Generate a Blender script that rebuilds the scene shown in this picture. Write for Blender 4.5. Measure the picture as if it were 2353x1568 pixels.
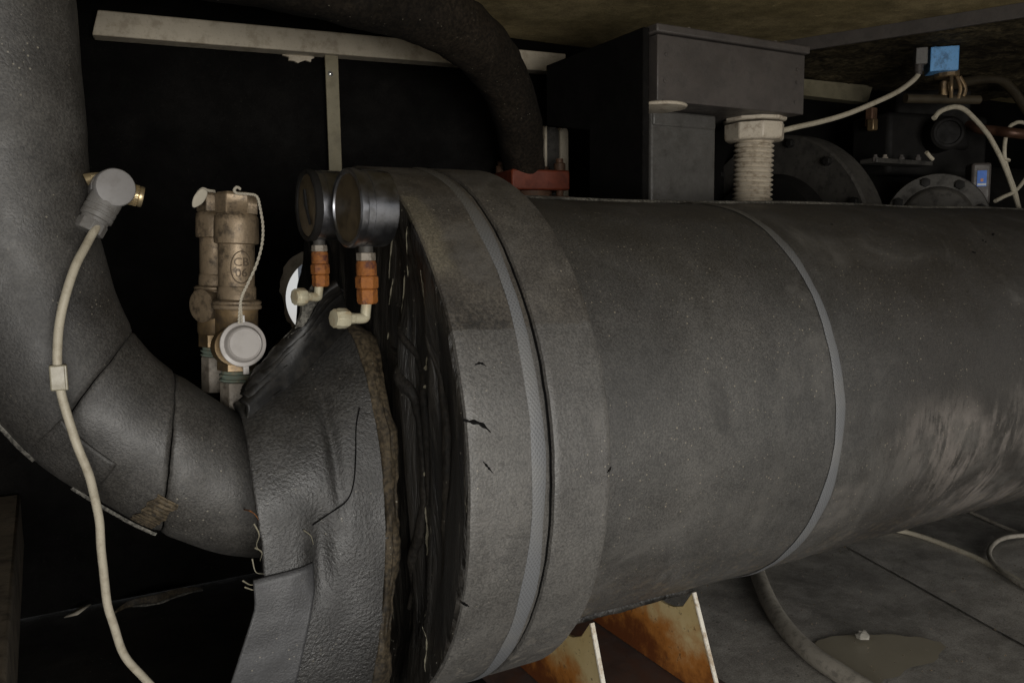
import bpy, bmesh, math, random
from mathutils import Vector, Matrix, noise
R_ = math.radians
random.seed(7)
scene = bpy.context.scene
for o in list(bpy.data.objects):
    bpy.data.objects.remove(o)

# ------------------------------------------------------------------ camera
CAM = Vector((-0.257065, -1.011358, 0.226270))
YAW, PITCH, ROLL, FPX, W, H = 0.500699, -0.110559, -0.013413, 1857.25, 2352.0, 1568.0
FW = Vector((math.sin(YAW)*math.cos(PITCH), math.cos(YAW)*math.cos(PITCH), math.sin(PITCH)))
RT = Vector((math.cos(YAW), -math.sin(YAW), 0)); UP = RT.cross(FW)
RX = RT*math.cos(ROLL)+UP*math.sin(ROLL); UX = UP*math.cos(ROLL)-RT*math.sin(ROLL)
cd = bpy.data.cameras.new('camera'); cam = bpy.data.objects.new('camera', cd)
scene.collection.objects.link(cam); scene.camera = cam
cd.sensor_fit = 'HORIZONTAL'; cd.sensor_width = 36.0; cd.lens = 36.0*FPX/W
cd.clip_start = 0.02; cd.clip_end = 100
cam.matrix_world = Matrix(((RX.x, UX.x, -FW.x, CAM.x), (RX.y, UX.y, -FW.y, CAM.y), (RX.z, UX.z, -FW.z, CAM.z), (0, 0, 0, 1)))
# ------------------------------------------------------------------ world: grey overcast daylight, darker ground
wd = bpy.data.worlds.new('World'); scene.world = wd; wd.use_nodes = True
wn, wl = wd.node_tree.nodes, wd.node_tree.links
bg = wn['Background']; bg.inputs['Strength'].default_value = .62
tc = wn.new('ShaderNodeTexCoord'); sx = wn.new('ShaderNodeSeparateXYZ'); cr = wn.new('ShaderNodeValToRGB')
wl.new(tc.outputs['Generated'], sx.inputs[0])
mr = wn.new('ShaderNodeMapRange'); mr.inputs[1].default_value = -1; mr.inputs[2].default_value = 1
wl.new(sx.outputs['Z'], mr.inputs[0]); wl.new(mr.outputs[0], cr.inputs[0]); wl.new(cr.outputs[0], bg.inputs['Color'])
e = cr.color_ramp.elements
e[0].position = 0.0; e[0].color = (.66, .61, .53, 1)
e[1].position = 1.0; e[1].color = (.80, .86, .95, 1)
k = e.new(.44); k.color = (.70, .66, .58, 1)
k = e.new(.47); k.color = (.92, .92, .90, 1)
# soft daylight coming in through the open side, from the left behind the photographer
ld = bpy.data.lights.new('open_side_daylight', 'AREA'); ld.shape = 'RECTANGLE'; ld.size = 1.4; ld.size_y = .9; ld.energy = 54; ld.color = (1, .97, .92)
lo = bpy.data.objects.new('open_side_daylight', ld); scene.collection.objects.link(lo)
lo.location = (-.25, -2.9, .02)
lo.rotation_euler = (Vector((.25, 0, .0))-Vector(lo.location)).to_track_quat('-Z', 'Y').to_euler()
scene.view_settings.view_transform = 'Standard'; scene.view_settings.look = 'None'
scene.view_settings.exposure = 0.0; scene.view_settings.gamma = 1.0
scene.cycles.use_denoising = True
scene.cycles.max_bounces = 4; scene.cycles.diffuse_bounces = 3; scene.cycles.glossy_bounces = 2
scene.cycles.use_adaptive_sampling = True; scene.cycles.adaptive_threshold = .02

# ------------------------------------------------------------------ helpers
def ray(px, py): return FW+RX*((px-W/2)/FPX)+UX*((H/2-py)/FPX)
def AY(px, py, Y): d = ray(px, py); return CAM+d*((Y-CAM.y)/d.y)
def AZ(px, py, Z): d = ray(px, py); return CAM+d*((Z-CAM.z)/d.z)
def AX(px, py, X): d = ray(px, py); return CAM+d*((X-CAM.x)/d.x)
def AC(px, py, rad):                       # on the shell's surface
    d = ray(px, py); a = d.y**2+d.z**2; b = CAM.y*d.y+CAM.z*d.z; c = CAM.y**2+CAM.z**2-rad*rad
    D = max(b*b-a*c, 0); return CAM+d*((-b-math.sqrt(D))/a)
def nz(p, s, a=1.0): return noise.noise(Vector(p)*s)*a
def smooth_path(pts, n=8):
    P = [Vector(p) for p in pts]; P = [P[0]*2-P[1]]+P+[P[-1]*2-P[-2]]; out = []
    for i in range(1, len(P)-2):
        for k in range(n):
            t = k/n; a, b, c, d = P[i-1], P[i], P[i+1], P[i+2]
            out.append(.5*((2*b)+(c-a)*t+(2*a-5*b+4*c-d)*t*t+(3*b-a-3*c+d)*t**3))
    out.append(P[-2]); return out

class MB:
    def __init__(s): s.v = []; s.f = []
    def add(s, vs, fs):
        o = len(s.v); s.v += [Vector(v) for v in vs]; s.f += [tuple(i+o for i in f) for f in fs]; return s
    def box(s, c, size, rot=None):
        c = Vector(c); hx, hy, hz = (q/2 for q in size)
        vs = [Vector((x, y, z)) for x in (-hx, hx) for y in (-hy, hy) for z in (-hz, hz)]
        if rot is not None: vs = [rot @ v for v in vs]
        return s.add([c+v for v in vs], [(0, 1, 3, 2), (4, 6, 7, 5), (0, 4, 5, 1), (2, 3, 7, 6), (0, 2, 6, 4), (1, 5, 7, 3)])
    def tube(s, pts, r, n=12, caps=True, up=None, a0=0, a1=2*math.pi, rn=0.0, rs=8):
        P = [Vector(p) for p in pts]; m = len(P); full = abs(a1-a0-2*math.pi) < 1e-6
        T = [(P[min(i+1, m-1)]-P[max(i-1, 0)]).normalized() for i in range(m)]
        u = Vector(up) if up else (Vector((0, 0, 1)) if abs(T[0].z) < .9 else Vector((1, 0, 0)))
        vs = []; k = n if full else n+1
        for i in range(m):
            u = (u-T[i]*u.dot(T[i])).normalized(); w = T[i].cross(u)
            rr = r(i/(m-1)) if callable(r) else r
            for j in range(k):
                a = a0+(a1-a0)*j/n; d = u*math.cos(a)+w*math.sin(a)
                q = P[i]+d*rr
                if rn: q += d*nz(q, rs, rn)
                vs.append(q)
        fs = []
        for i in range(m-1):
            for j in range(n):
                j2 = (j+1) % k if full else j+1
                fs.append((i*k+j, i*k+j2, (i+1)*k+j2, (i+1)*k+j))
        if caps and full:
            fs.append(tuple(range(k-1, -1, -1))); fs.append(tuple((m-1)*k+j for j in range(k)))
        return s.add(vs, fs)
    def lathe(s, p, d, prof, n=32, a0=0.0, rn=0.0, rs=8, ref=None):
        """prof: (radius, distance along d)"""
        p = Vector(p); d = Vector(d).normalized()
        u = Vector(ref) if ref else (Vector((0, 0, 1)) if abs(d.z) < .9 else Vector((1, 0, 0)))
        u = (u-d*u.dot(d)).normalized(); w = d.cross(u); vs = []
        for (r, h) in prof:
            for j in range(n):
                a = a0+2*math.pi*j/n; e_ = u*math.cos(a)+w*math.sin(a); q = p+d*h+e_*max(r, 1e-5)
                if rn: q += e_*nz(q, rs, rn)+d*nz(q+Vector((9, 9, 9)), rs, rn)
                vs.append(q)
        fs = [(i*n+j, i*n+(j+1) % n, (i+1)*n+(j+1) % n, (i+1)*n+j) for i in range(len(prof)-1) for j in range(n)]
        if prof[0][0] > 1e-4: fs.append(tuple(range(n-1, -1, -1)))
        if prof[-1][0] > 1e-4: fs.append(tuple((len(prof)-1)*n+j for j in range(n)))
        return s.add(vs, fs)
    def grid(s, fn, nu, nv):
        vs = [fn(i/nu, j/nv) for i in range(nu+1) for j in range(nv+1)]
        return s.add(vs, [(i*(nv+1)+j, (i+1)*(nv+1)+j, (i+1)*(nv+1)+j+1, i*(nv+1)+j+1) for i in range(nu) for j in range(nv)])
    def prism(s, poly, off):
        n = len(poly); off = Vector(off); a = [Vector(p) for p in poly]
        return s.add(a+[p+off for p in a], [tuple(range(n-1, -1, -1)), tuple(range(n, 2*n))]+[(i, (i+1) % n, n+(i+1) % n, n+i) for i in range(n)])
    def build(s, name, m, parent=None, bevel=0, solid=0, ang=35, seg=2, off=1.0, sub=0):
        base = Vector((0, 0, 0))
        if parent is not None:
            q = parent
            while q is not None: base += Vector(q.location); q = q.parent
        me = bpy.data.meshes.new(name); me.from_pydata([v-base for v in s.v], [], s.f); me.update()
        b = bmesh.new(); b.from_mesh(me); bmesh.ops.remove_doubles(b, verts=b.verts, dist=2e-6)
        bmesh.ops.recalc_face_normals(b, faces=b.faces); b.to_mesh(me); b.free()
        for p in me.polygons: p.use_smooth = True
        me.set_sharp_from_angle(angle=R_(ang))
        o = bpy.data.objects.new(name, me); scene.collection.objects.link(o); me.materials.append(m)
        if parent is not None: o.parent = parent
        if solid: q = o.modifiers.new('solid', 'SOLIDIFY'); q.thickness = solid; q.offset = off
        if bevel: q = o.modifiers.new('bevel', 'BEVEL'); q.width = bevel; q.segments = seg; q.limit_method = 'ANGLE'; q.angle_limit = R_(40)
        if sub: q = o.modifiers.new('sub', 'SUBSURF'); q.levels = sub; q.render_levels = sub
        return o

def tag(o, label=None, cat=None, group=None, kind=None):
    for k_, v_ in (('label', label), ('category', cat), ('group', group), ('kind', kind)):
        if v_: o[k_] = v_
    return o
def thing(name, loc, label, cat, group=None):
    o = bpy.data.objects.new(name, None); o.location = loc; o.empty_display_size = .02
    scene.collection.objects.link(o); return tag(o, label, cat, group)

# ------------------------------------------------------------------ materials
class NT:
    def __init__(s, name):
        s.m = bpy.data.materials.new(name); s.m.use_nodes = True; s.t = s.m.node_tree; s.n = s.t.nodes; s.l = s.t.links
        s.b = s.n['Principled BSDF']; s.tc = s.n.new('ShaderNodeTexCoord').outputs['Object']
    def lk(s, a, b):
        if isinstance(a, (int, float)): b.default_value = a
        elif isinstance(a, tuple): b.default_value = (*a, 1) if len(a) == 3 and b.type == 'RGBA' else a
        else: s.l.new(a, b)
    def noise(s, scale, detail=4, rough=.55, vec=None, dist=0):
        x = s.n.new('ShaderNodeTexNoise'); x.inputs['Scale'].default_value = scale; x.inputs['Detail'].default_value = detail
        x.inputs['Roughness'].default_value = rough; x.inputs['Distortion'].default_value = dist; s.l.new(vec or s.tc, x.inputs['Vector']); return x.outputs['Fac']
    def voro(s, scale, feat='F1', vec=None, out='Distance'):
        x = s.n.new('ShaderNodeTexVoronoi'); x.feature = feat; x.inputs['Scale'].default_value = scale
        s.l.new(vec or s.tc, x.inputs['Vector']); return x.outputs[out]
    def ss(s, v, a, b, lo=0., hi=1.):
        x = s.n.new('ShaderNodeMapRange'); x.interpolation_type = 'SMOOTHSTEP'
        s.lk(v, x.inputs[0]); x.inputs[1].default_value = a; x.inputs[2].default_value = b; x.inputs[3].default_value = lo; x.inputs[4].default_value = hi
        return x.outputs[0]
    def math(s, op, a, b=0., c=0.):
        x = s.n.new('ShaderNodeMath'); x.operation = op; s.lk(a, x.inputs[0]); s.lk(b, x.inputs[1]); s.lk(c, x.inputs[2]); return x.outputs[0]
    def mix(s, f, a, b, mode='MIX'):
        x = s.n.new('ShaderNodeMix'); x.data_type = 'RGBA'; x.blend_type = mode
        s.lk(f, x.inputs[0]); s.lk(a, x.inputs[6]); s.lk(b, x.inputs[7]); return x.outputs[2]
    def xyz(s, vec=None):
        x = s.n.new('ShaderNodeSeparateXYZ'); s.l.new(vec or s.tc, x.inputs[0]); return x.outputs
    def vec(s, x_, y_, z_):
        x = s.n.new('ShaderNodeCombineXYZ'); s.lk(x_, x.inputs[0]); s.lk(y_, x.inputs[1]); s.lk(z_, x.inputs[2]); return x.outputs[0]
    def bump(s, h, st, dist=.002):
        x = s.n.new('ShaderNodeBump'); x.inputs['Strength'].default_value = st; x.inputs['Distance'].default_value = dist
        s.l.new(h, x.inputs['Height'])
        if s.b.inputs['Normal'].is_linked: s.l.new(s.b.inputs['Normal'].links[0].from_socket, x.inputs['Normal'])
        s.l.new(x.outputs[0], s.b.inputs['Normal'])
    def out(s, col, rough=.6, metal=0., spec=.5):
        s.lk(col, s.b.inputs['Base Color']); s.lk(rough, s.b.inputs['Roughness']); s.b.inputs['Metallic'].default_value = metal
        s.b.inputs['Specular IOR Level'].default_value = spec; return s.m

def dusty(t, col, dust=(.30, .27, .21), speck=.5, sscale=230, cover=.5):
    """scatter small pale specks, in patches"""
    d = t.voro(sscale); c = t.xyz(t.voro(sscale, out='Color'))
    pick = t.math('GREATER_THAN', c[0], 1-speck*.35)
    size = t.math('MULTIPLY', c[1], .26)
    dot = t.math('MULTIPLY', t.math('LESS_THAN', d, size), pick)
    return t.mix(t.math('MULTIPLY', dot, t.ss(t.noise(9, 3), .62-cover*.3, .75-cover*.3, 0, .6)), col, dust)

def foam(name, a, b, grain=.5, speck=.5, crack=.0, rough=.62, bump=.35, tint=None, dust=(.30, .27, .21), cscale=70, gscale=420, spec=.4):
    t = NT(name)
    col = t.mix(t.ss(t.noise(5, 6, .62), .32, .70), a, b)
    if tint: col = t.mix(t.ss(t.noise(2.7, 5, .6, dist=.6), .5, .72, 0, .75), col, tint)
    col = t.mix(1., col, t.mix(t.ss(t.noise(24, 6, .72), .32, .68), (.74, .73, .72), (1.2, 1.2, 1.2)), 'MULTIPLY')
    col = t.mix(t.ss(t.noise(7, 7, .7, dist=1.2), .60, .70, 0, .35), col, tuple(x*1.9 for x in b))
    g = t.noise(gscale, 3, .6)
    col = t.mix(1., col, t.mix(t.ss(g, .35, .66), (1-.55*grain,)*3, (1+.45*grain,)*3), 'MULTIPLY')
    pit = t.math('MULTIPLY', t.ss(t.noise(150, 2), .64, .72), t.ss(t.noise(11, 3), .45, .6))
    col = t.mix(t.math('MULTIPLY', pit, .7), col, (.012, .011, .010))
    if crack:
        v = t.n.new('ShaderNodeVectorMath'); v.operation = 'ADD'
        x = t.n.new('ShaderNodeTexNoise'); x.inputs['Scale'].default_value = 40; x.inputs['Detail'].default_value = 4; t.l.new(t.tc, x.inputs['Vector'])
        w = t.n.new('ShaderNodeVectorMath'); w.operation = 'SCALE'; w.inputs['Scale'].default_value = .03; t.l.new(x.outputs['Color'], w.inputs[0])
        t.l.new(t.tc, v.inputs[0]); t.l.new(w.outputs[0], v.inputs[1])
        ed = t.voro(cscale, 'DISTANCE_TO_EDGE', v.outputs[0])
        ck = t.math('MULTIPLY', t.ss(ed, .045, .010), t.ss(t.noise(9, 5, .7), .52, .66))
        col = t.mix(t.math('MULTIPLY', ck, crack), col, (.015, .014, .013)); t.bump(t.math('SUBTRACT', 1., ck), .5*crack, .0015)
    if speck: col = dusty(t, col, dust, speck)
    t.bump(g, bump*1.3, .0012); t.bump(t.noise(70, 5, .7), .25, .0012)
    return t.out(col, t.ss(t.noise(16, 4), .3, .7, rough-.1, rough+.12), 0, spec)

M = {}
M['foam'] = foam('foam_pipe_lagging', (.029, .027, .025), (.060, .056, .050), .7, .9, .35, rough=.57, spec=.75, tint=(.030, .024, .018))
M['foam_gore'] = foam('foam_elbow_lagging', (.030, .028, .026), (.060, .056, .050), .75, .6, .8, cscale=95, rough=.56, spec=.75)
M['foam_sleeve'] = foam('foam_sleeve_sheet', (.017, .016, .015), (.042, .040, .037), .8, .5, .2, bump=.8, gscale=300, rough=.50, tint=(.060, .048, .030), spec=.85)
M['foam_flap'] = foam('foam_flap_sheet', (.040, .040, .042), (.070, .069, .072), .3, .7, .1, rough=.55, spec=.8)
M['foam_dark'] = foam('foam_black_lining', (.0035, .0032, .0030), (.007, .0065, .006), .4, .15, 0, rough=.85, dust=(.05, .05, .04), spec=.1)
M['foam_pipe_dark'] = foam('foam_suction_pipe', (.007, .0055, .004), (.022, .0165, .011), .8, .35, 0, rough=.85, gscale=170, bump=.8, spec=.2)
M['rubber_floor'] = foam('floor_rubber_sheet', (.26, .245, .220), (.39, .368, .332), .5, 1.0, 0, rough=.45, spec=.8, dust=(.24, .20, .14))
M['floor_dark'] = foam('floor_dark_pan', (.010, .009, .008), (.028, .025, .021), .4, .4, 0, rough=.8, spec=.2)
M['fold'] = foam('foam_black_fold', (.008, .007, .006), (.026, .021, .015), .8, .5, .2, rough=.72, gscale=200, bump=.9, spec=.3)
M['foam_edge'] = foam('foam_cut_edge', (.045, .042, .036), (.20, .19, .165), 1.0, .8, 0, rough=.8, gscale=260, bump=1.0)
M['foam_brown'] = foam('foam_brown_edge', (.018, .013, .007), (.095, .072, .043), 1.0, .5, .5, tint=(.012, .010, .008), rough=.75, gscale=200)
M['roof'] = foam('roof_underside', (.22, .175, .085), (.36, .29, .155), .4, .25, 0, rough=.9, tint=(.12, .095, .05), spec=.2)
M['roof_foam'] = foam('roof_rough_foam', (.025, .019, .010), (.11, .088, .05), 1.0, .4, 0, rough=.95, gscale=90, bump=1.0, spec=.15)

def band_mat():
    t = NT('foam_collar_band'); q = t.xyz()
    ang = t.math('ARCTAN2', t.math('SUBTRACT', q[2], .3), t.math('MULTIPLY', q[1], -1.))
    aw = t.math('ADD', ang, t.math('MULTIPLY', t.math('SUBTRACT', t.noise(30, 4), .5), .035))
    col = t.mix(t.ss(t.noise(5, 6, .62), .32, .70), (.060, .056, .051), (.092, .087, .079))
    g = t.noise(420, 3, .6); g2 = t.noise(190, 4, .65)
    # upper part never wiped: brown grime with a clear edge, grainiest just above it
    up = t.ss(aw, .462, .472); dk = t.mix(t.ss(t.noise(12, 6, .7), .3, .7), (.030, .024, .018), (.070, .060, .047))
    col = t.mix(t.math('MULTIPLY', up, t.ss(q[0], .150, .165, .80, .55)), col, dk)
    gr = t.math('MULTIPLY', t.math('MULTIPLY', up, t.ss(aw, .62, .49)), t.math('MULTIPLY', t.ss(g2, .44, .58), t.ss(q[0], .136, .125)))
    col = t.mix(t.math('MULTIPLY', gr, .8), col, (.016, .014, .012))
    pt = t.math('MULTIPLY', t.math('MULTIPLY', t.ss(aw, .62, .70), t.ss(aw, 1.06, 1.00)), t.ss(t.math('ADD', q[0], t.math('MULTIPLY', t.noise(35, 4), .02)), .107, .092))
    col = t.mix(t.math('MULTIPLY', pt, .7), col, (.120, .104, .072))
    col = t.mix(1., col, t.mix(t.ss(t.noise(24, 6, .72), .32, .68), (.80,)*3, (1.15,)*3), 'MULTIPLY')
    col = t.mix(1., col, t.mix(t.ss(g, .35, .66), (.68,)*3, (1.34,)*3), 'MULTIPLY')
    col = t.mix(t.ss(t.noise(5.2, 7, .66, dist=1.4), .52, .72, 0, .6), col, (.120, .112, .102))
    v = t.n.new('ShaderNodeVectorMath'); v.operation = 'ADD'
    x = t.n.new('ShaderNodeTexNoise'); x.inputs['Scale'].default_value = 45; x.inputs['Detail'].default_value = 5; t.l.new(t.tc, x.inputs['Vector'])
    w = t.n.new('ShaderNodeVectorMath'); w.operation = 'SCALE'; w.inputs['Scale'].default_value = .035; t.l.new(x.outputs['Color'], w.inputs[0])
    t.l.new(t.tc, v.inputs[0]); t.l.new(w.outputs[0], v.inputs[1])
    ed = t.voro(95, 'DISTANCE_TO_EDGE', v.outputs[0])
    ck = t.math('MULTIPLY', t.math('MULTIPLY', t.ss(ed, .040, .008), t.ss(t.noise(8, 5, .7), .46, .62)), t.math('SUBTRACT', 1., up))
    col = t.mix(t.math('MULTIPLY', ck, .6), col, (.02, .018, .016)); t.bump(t.math('SUBTRACT', 1., ck), .3, .001)
    lowd = t.math('MULTIPLY', t.ss(ang, -.35, -.9), t.ss(t.noise(70, 5, .7), .52, .64))
    col = t.mix(t.math('MULTIPLY', lowd, .5), col, (.20, .18, .15))
    col = dusty(t, col, (.30, .27, .21), .5, 230, .6)
    t.bump(g, .5, .0012); t.bump(g2, .25, .0015)
    return t.out(col, t.ss(t.noise(16, 4), .3, .7, .48, .66), 0, .8)
M['foam_band'] = band_mat()

def shell_mat():
    t = NT('foam_shell_lagging'); q = t.xyz()                     # the mesh's z origin sits at the shell's underside
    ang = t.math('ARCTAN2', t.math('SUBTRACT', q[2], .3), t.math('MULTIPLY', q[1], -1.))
    col = t.mix(t.ss(t.noise(4, 6, .6), .3, .7), (.036, .034, .031), (.066, .062, .056))
    col = t.mix(1., col, t.mix(t.ss(t.noise(20, 6, .72), .32, .68), (.80,)*3, (1.15,)*3), 'MULTIPLY')
    col = t.mix(t.ss(q[0], .60, .85, 0, .80), col, (.026, .022, .018))  # light falloff painted in: lagging darkens towards the far right end
    col = t.mix(t.ss(ang, .35, 1.2, 0, .7), col, (.026, .023, .019))  # shade painted in: lagging darkens upward, below the roof
    g = t.noise(420, 3, .6)
    col = t.mix(1., col, t.mix(t.ss(g, .36, .64), (.68,)*3, (1.36,)*3), 'MULTIPLY')
    col = t.mix(t.ss(t.noise(3.2, 7, .66, dist=1.6), .50, .72, 0, .75), col, (.105, .098, .088))
    col = t.mix(t.ss(t.noise(4.1, 6, .66, dist=1.0), .58, .72, 0, .6), col, (.018, .016, .014))
    scr_ = t.ss(t.noise(1, 2, .5, t.vec(t.math('MULTIPLY', q[0], 420.), t.math('MULTIPLY', ang, 22.), 7.), .5), .66, .74)
    col = t.mix(t.math('MULTIPLY', scr_, t.ss(t.noise(6, 4), .45, .65, .05, .5)), col, (.14, .13, .115))
    # dried run-off: pale streaks that follow the curve down
    st = t.noise(1, 8, .68, t.vec(t.math('MULTIPLY', q[0], 17.), t.math('MULTIPLY', ang, 2.4), 0.), .5)
    st2 = t.noise(1, 5, .65, t.vec(t.math('MULTIPLY', q[0], 95.), t.math('MULTIPLY', ang, 5.), 3.))
    sk = t.math('ADD', q[0], t.math('MULTIPLY', ang, .30))
    mk = t.math('MULTIPLY', t.ss(sk, .62, .84), t.ss(sk, 1.45, 1.15))
    mk = t.math('MULTIPLY', mk, t.math('MULTIPLY', t.ss(ang, .10, -.15), t.ss(ang, -1.0, -.72)))
    stain = t.math('MULTIPLY', t.math('MULTIPLY', mk, t.ss(t.noise(9, 5, .6), .34, .58)), t.ss(t.math('ADD', st, t.math('MULTIPLY', st2, .55)), .66, .84))
    col = t.mix(t.math('MULTIPLY', stain, .85), col, (.180, .158, .140))
    p2 = t.math('MULTIPLY', t.math('MULTIPLY', t.ss(q[0], .632, .640), t.ss(q[0], .715, .690)), t.math('MULTIPLY', t.ss(ang, -.30, -.36), t.ss(ang, -.66, -.56)))
    col = t.mix(t.math('MULTIPLY', p2, t.ss(t.noise(45, 5, .7), .35, .62, .2, .8)), col, (.105, .096, .086))
    # dust settled low on the curve
    du = t.math('MULTIPLY', t.ss(ang, -.45, -.95), t.ss(t.noise(60, 5, .7), .50, .66))
    col = t.mix(t.math('MULTIPLY', du, .40), col, (.20, .155, .10))
    col = dusty(t, col, (.30, .26, .19), .75, 230, .9)
    t.bump(g, .5, .0012); t.bump(t.noise(70, 5, .7), .25, .0012)
    return t.out(col, t.ss(t.noise(12, 5, .65), .3, .7, .48, .66), 0, .8)
M['shell'] = shell_mat()

def head_mat():
    t = NT('black_wrinkled_cover'); q = t.xyz()
    v = t.vec(t.math('MULTIPLY', q[1], 110.), t.math('MULTIPLY', q[2], 11.), t.math('MULTIPLY', q[0], 60.))
    wr = t.noise(1, 5, .6, v, .8)
    col = t.mix(t.ss(wr, .3, .75), (.004, .0035, .003), (.026, .022, .017))
    col = t.mix(t.ss(t.noise(9, 5), .55, .75, 0, .5), col, (.040, .031, .020))
    stv = t.noise(1, 3, .6, t.vec(t.math('MULTIPLY', q[1], 260.), t.math('MULTIPLY', q[2], 22.), 0.), .4)
    col = t.mix(t.math('MULTIPLY', t.math('MULTIPLY', t.ss(stv, .66, .72), t.ss(t.noise(11, 4), .50, .62)), .6), col, (.24, .22, .17))
    col = dusty(t, col, (.32, .30, .24), .5, 230, .5)
    t.bump(wr, .9, .004); t.bump(t.noise(200, 3), .3, .001)
    return t.out(col, t.ss(wr, .3, .7, .36, .62), 0, .7)
M['head'] = head_mat()

def tape_mat():
    t = NT('woven_strap_tape'); q = t.xyz()
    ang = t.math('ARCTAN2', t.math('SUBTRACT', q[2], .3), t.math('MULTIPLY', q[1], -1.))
    a = t.math('SINE', t.math('ADD', t.math('MULTIPLY', ang, 330.), t.math('MULTIPLY', q[0], 1500.)))
    b = t.math('SINE', t.math('SUBTRACT', t.math('MULTIPLY', ang, 330.), t.math('MULTIPLY', q[0], 1500.)))
    w = t.math('MAXIMUM', a, b)
    col = t.mix(t.ss(w, -.2, .9), (.112, .114, .118), (.142, .145, .150))
    col = t.mix(t.ss(t.noise(14, 5), .45, .68, 0, .9), col, (.150, .149, .146))
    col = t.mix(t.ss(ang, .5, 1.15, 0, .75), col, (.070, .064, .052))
    t.bump(w, .3, .0006)
    return t.out(col, .5, 0, .4)
M['tape'] = tape_mat()

def plain(name, c, rough=.5, metal=0., var=.25, dirt=None, damt=.5, dscale=25, bump=.1, spec=.5, bscale=200):
    t = NT(name); d = tuple(x*(1-var) for x in c)
    col = t.mix(t.ss(t.noise(18, 5), .3, .7), d, c)
    if dirt:
        col = t.mix(t.math('MULTIPLY', t.ss(t.noise(dscale, 6, .7), .47, .66), damt), col, dirt)
        col = t.mix(t.math('MULTIPLY', t.ss(t.noise(dscale*7, 4, .7), .56, .68), damt*.8), col, dirt)
    t.bump(t.noise(bscale, 3), bump, .001)
    return t.out(col, t.ss(t.noise(40, 4), .3, .7, rough-.07, rough+.12), metal, spec)
M['wrap'] = plain('black_shiny_wrap', (.007, .0065, .006), .42, 0, .4, (.020, .017, .013), .6, 40, .15, .45)
M['brass'] = plain('dull_brass', (.30, .205, .105), .42, .55, .4, (.115, .085, .060), .85, 45)
M['brass_grey'] = plain('oxidised_bronze', (.30, .225, .145), .5, .4, .35, (.065, .050, .036), .85, 75, .5)
M['brass_mark'] = plain('bronze_mark_shading', (.12, .088, .058), .6, .3, .3)  # darker bronze painted in for the shading around the raised letters
M['brass_green'] = plain('green_verdigris', (.20, .25, .20), .75, 0., .4, (.24, .18, .10), .7, 90, .5)
M['brass_knurl'] = plain('brass_plated', (.50, .40, .24), .35, .8, .2)
M['hex_grey'] = plain('dusty_nickel_hex', (.31, .27, .22), .6, .1, .3, (.09, .07, .05), .8, 60)
M['copper_green'] = M['brass_green']
M['cable'] = plain('cable_sheath', (.47, .425, .33), .5, 0, .12, (.22, .18, .12), .45, 70, .05)
M['conduit_grey'] = plain('grey_conduit', (.40, .365, .305), .55, 0, .2, (.10, .09, .075), .55, 60, .1)
M['clip'] = plain('cable_clip_plastic', (.33, .30, .22), .4, 0, .2, (.15, .12, .08), .5, 60)
M['plastic_cap'] = plain('grey_plastic_cap', (.34, .315, .295), .35, 0, .08, (.24, .22, .20), .3, 40, .03)
M['plug'] = plain('grey_plug_plastic', (.155, .148, .140), .55, 0, .15, (.07, .062, .052), .6, 70, .15)
M['plug_top'] = plain('grey_plug_lid', (.20, .192, .188), .55, 0, .08, (.13, .12, .11), .4, 60, .1)
M['gland'] = plain('beige_gland_plastic', (.50, .44, .35), .5, 0, .1, (.20, .15, .10), .7, 60, .1)
M['alu'] = plain('painted_frame', (.52, .46, .36), .55, 0, .12, (.22, .17, .11), .5, 30, .05)
M['alu_dull'] = plain('bracket_olive', (.26, .23, .15), .55, 0, .2, (.12, .10, .06), .5, 30, .05)
M['rivet'] = plain('bright_rivet', (.75, .75, .72), .25, .8, .1)
M['black_metal'] = plain('black_painted_metal', (.078, .068, .062), .5, 0, .25, (.035, .03, .027), .5, 40, .45, bscale=350)
M['black_hammer'] = plain('black_hammered_paint', (.078, .074, .068), .42, 0, .2, (.035, .032, .028), .4, 30, .9, bscale=110)
M['black_dull'] = plain('black_cast_iron', (.012, .011, .010), .7, 0, .3, (.006, .006, .005), .5, 20, .3, .2)
M['cast_grey'] = plain('grimy_cast_cover', (.060, .055, .048), .65, .1, .3, (.014, .012, .010), .8, 40, .5)
M['gauge_black'] = plain('gauge_case_black', (.34, .345, .37), .34, 1.0, .4, (.06, .055, .045), .35, 35, .05, .5)
M['dial'] = plain('dirty_dial_glass', (.10, .075, .042), .35, 0, .45, (.030, .022, .014), .9, 55, .1)
M['needle'] = plain('dial_needle', (.006, .006, .006), .5)
M['rust_orange'] = plain('rusty_orange_nut', (.36, .125, .022), .7, .1, .4, (.085, .026, .014), 1.0, 70, .9)
M['fitting_cream'] = plain('cream_fitting', (.50, .46, .33), .45, .1, .12, (.28, .16, .05), .45, 60, .1)
M['red'] = plain('red_painted_flange', (.22, .045, .018), .55, 0, .35, (.10, .022, .012), .7, 40, .3)
M['bolt_rust'] = plain('rusty_bolt', (.16, .085, .05), .6, .3, .4, (.06, .035, .02), .7, 60)
M['blue_coil'] = plain('blue_coil_case', (.16, .42, .80), .45, 0, .05, (.03, .06, .11), .6, 38, .05)
M['blue_label'] = plain('blue_sticker', (.05, .16, .55), .5, 0, .2)
M['white_label'] = plain('white_sticker', (.55, .60, .65), .5)
M['orange_label'] = plain('orange_sticker', (.55, .25, .12), .5)
M['copper'] = plain('brown_copper_pipe', (.11, .055, .035), .4, .5, .3)
M['brown_pipe'] = plain('olive_pipe', (.055, .042, .024), .55, .1, .3)
M['string'] = plain('pale_string', (.46, .42, .34), .8)
M['beige_wall'] = plain('beige_wall_sheet', (.55, .48, .38), .6, 0, .15, (.10, .08, .05), .5, 30)
M['white_edge'] = plain('bare_plate_edge', (.75, .70, .60), .5, 0, .1, (.30, .20, .10), .75, 55, .1)
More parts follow.
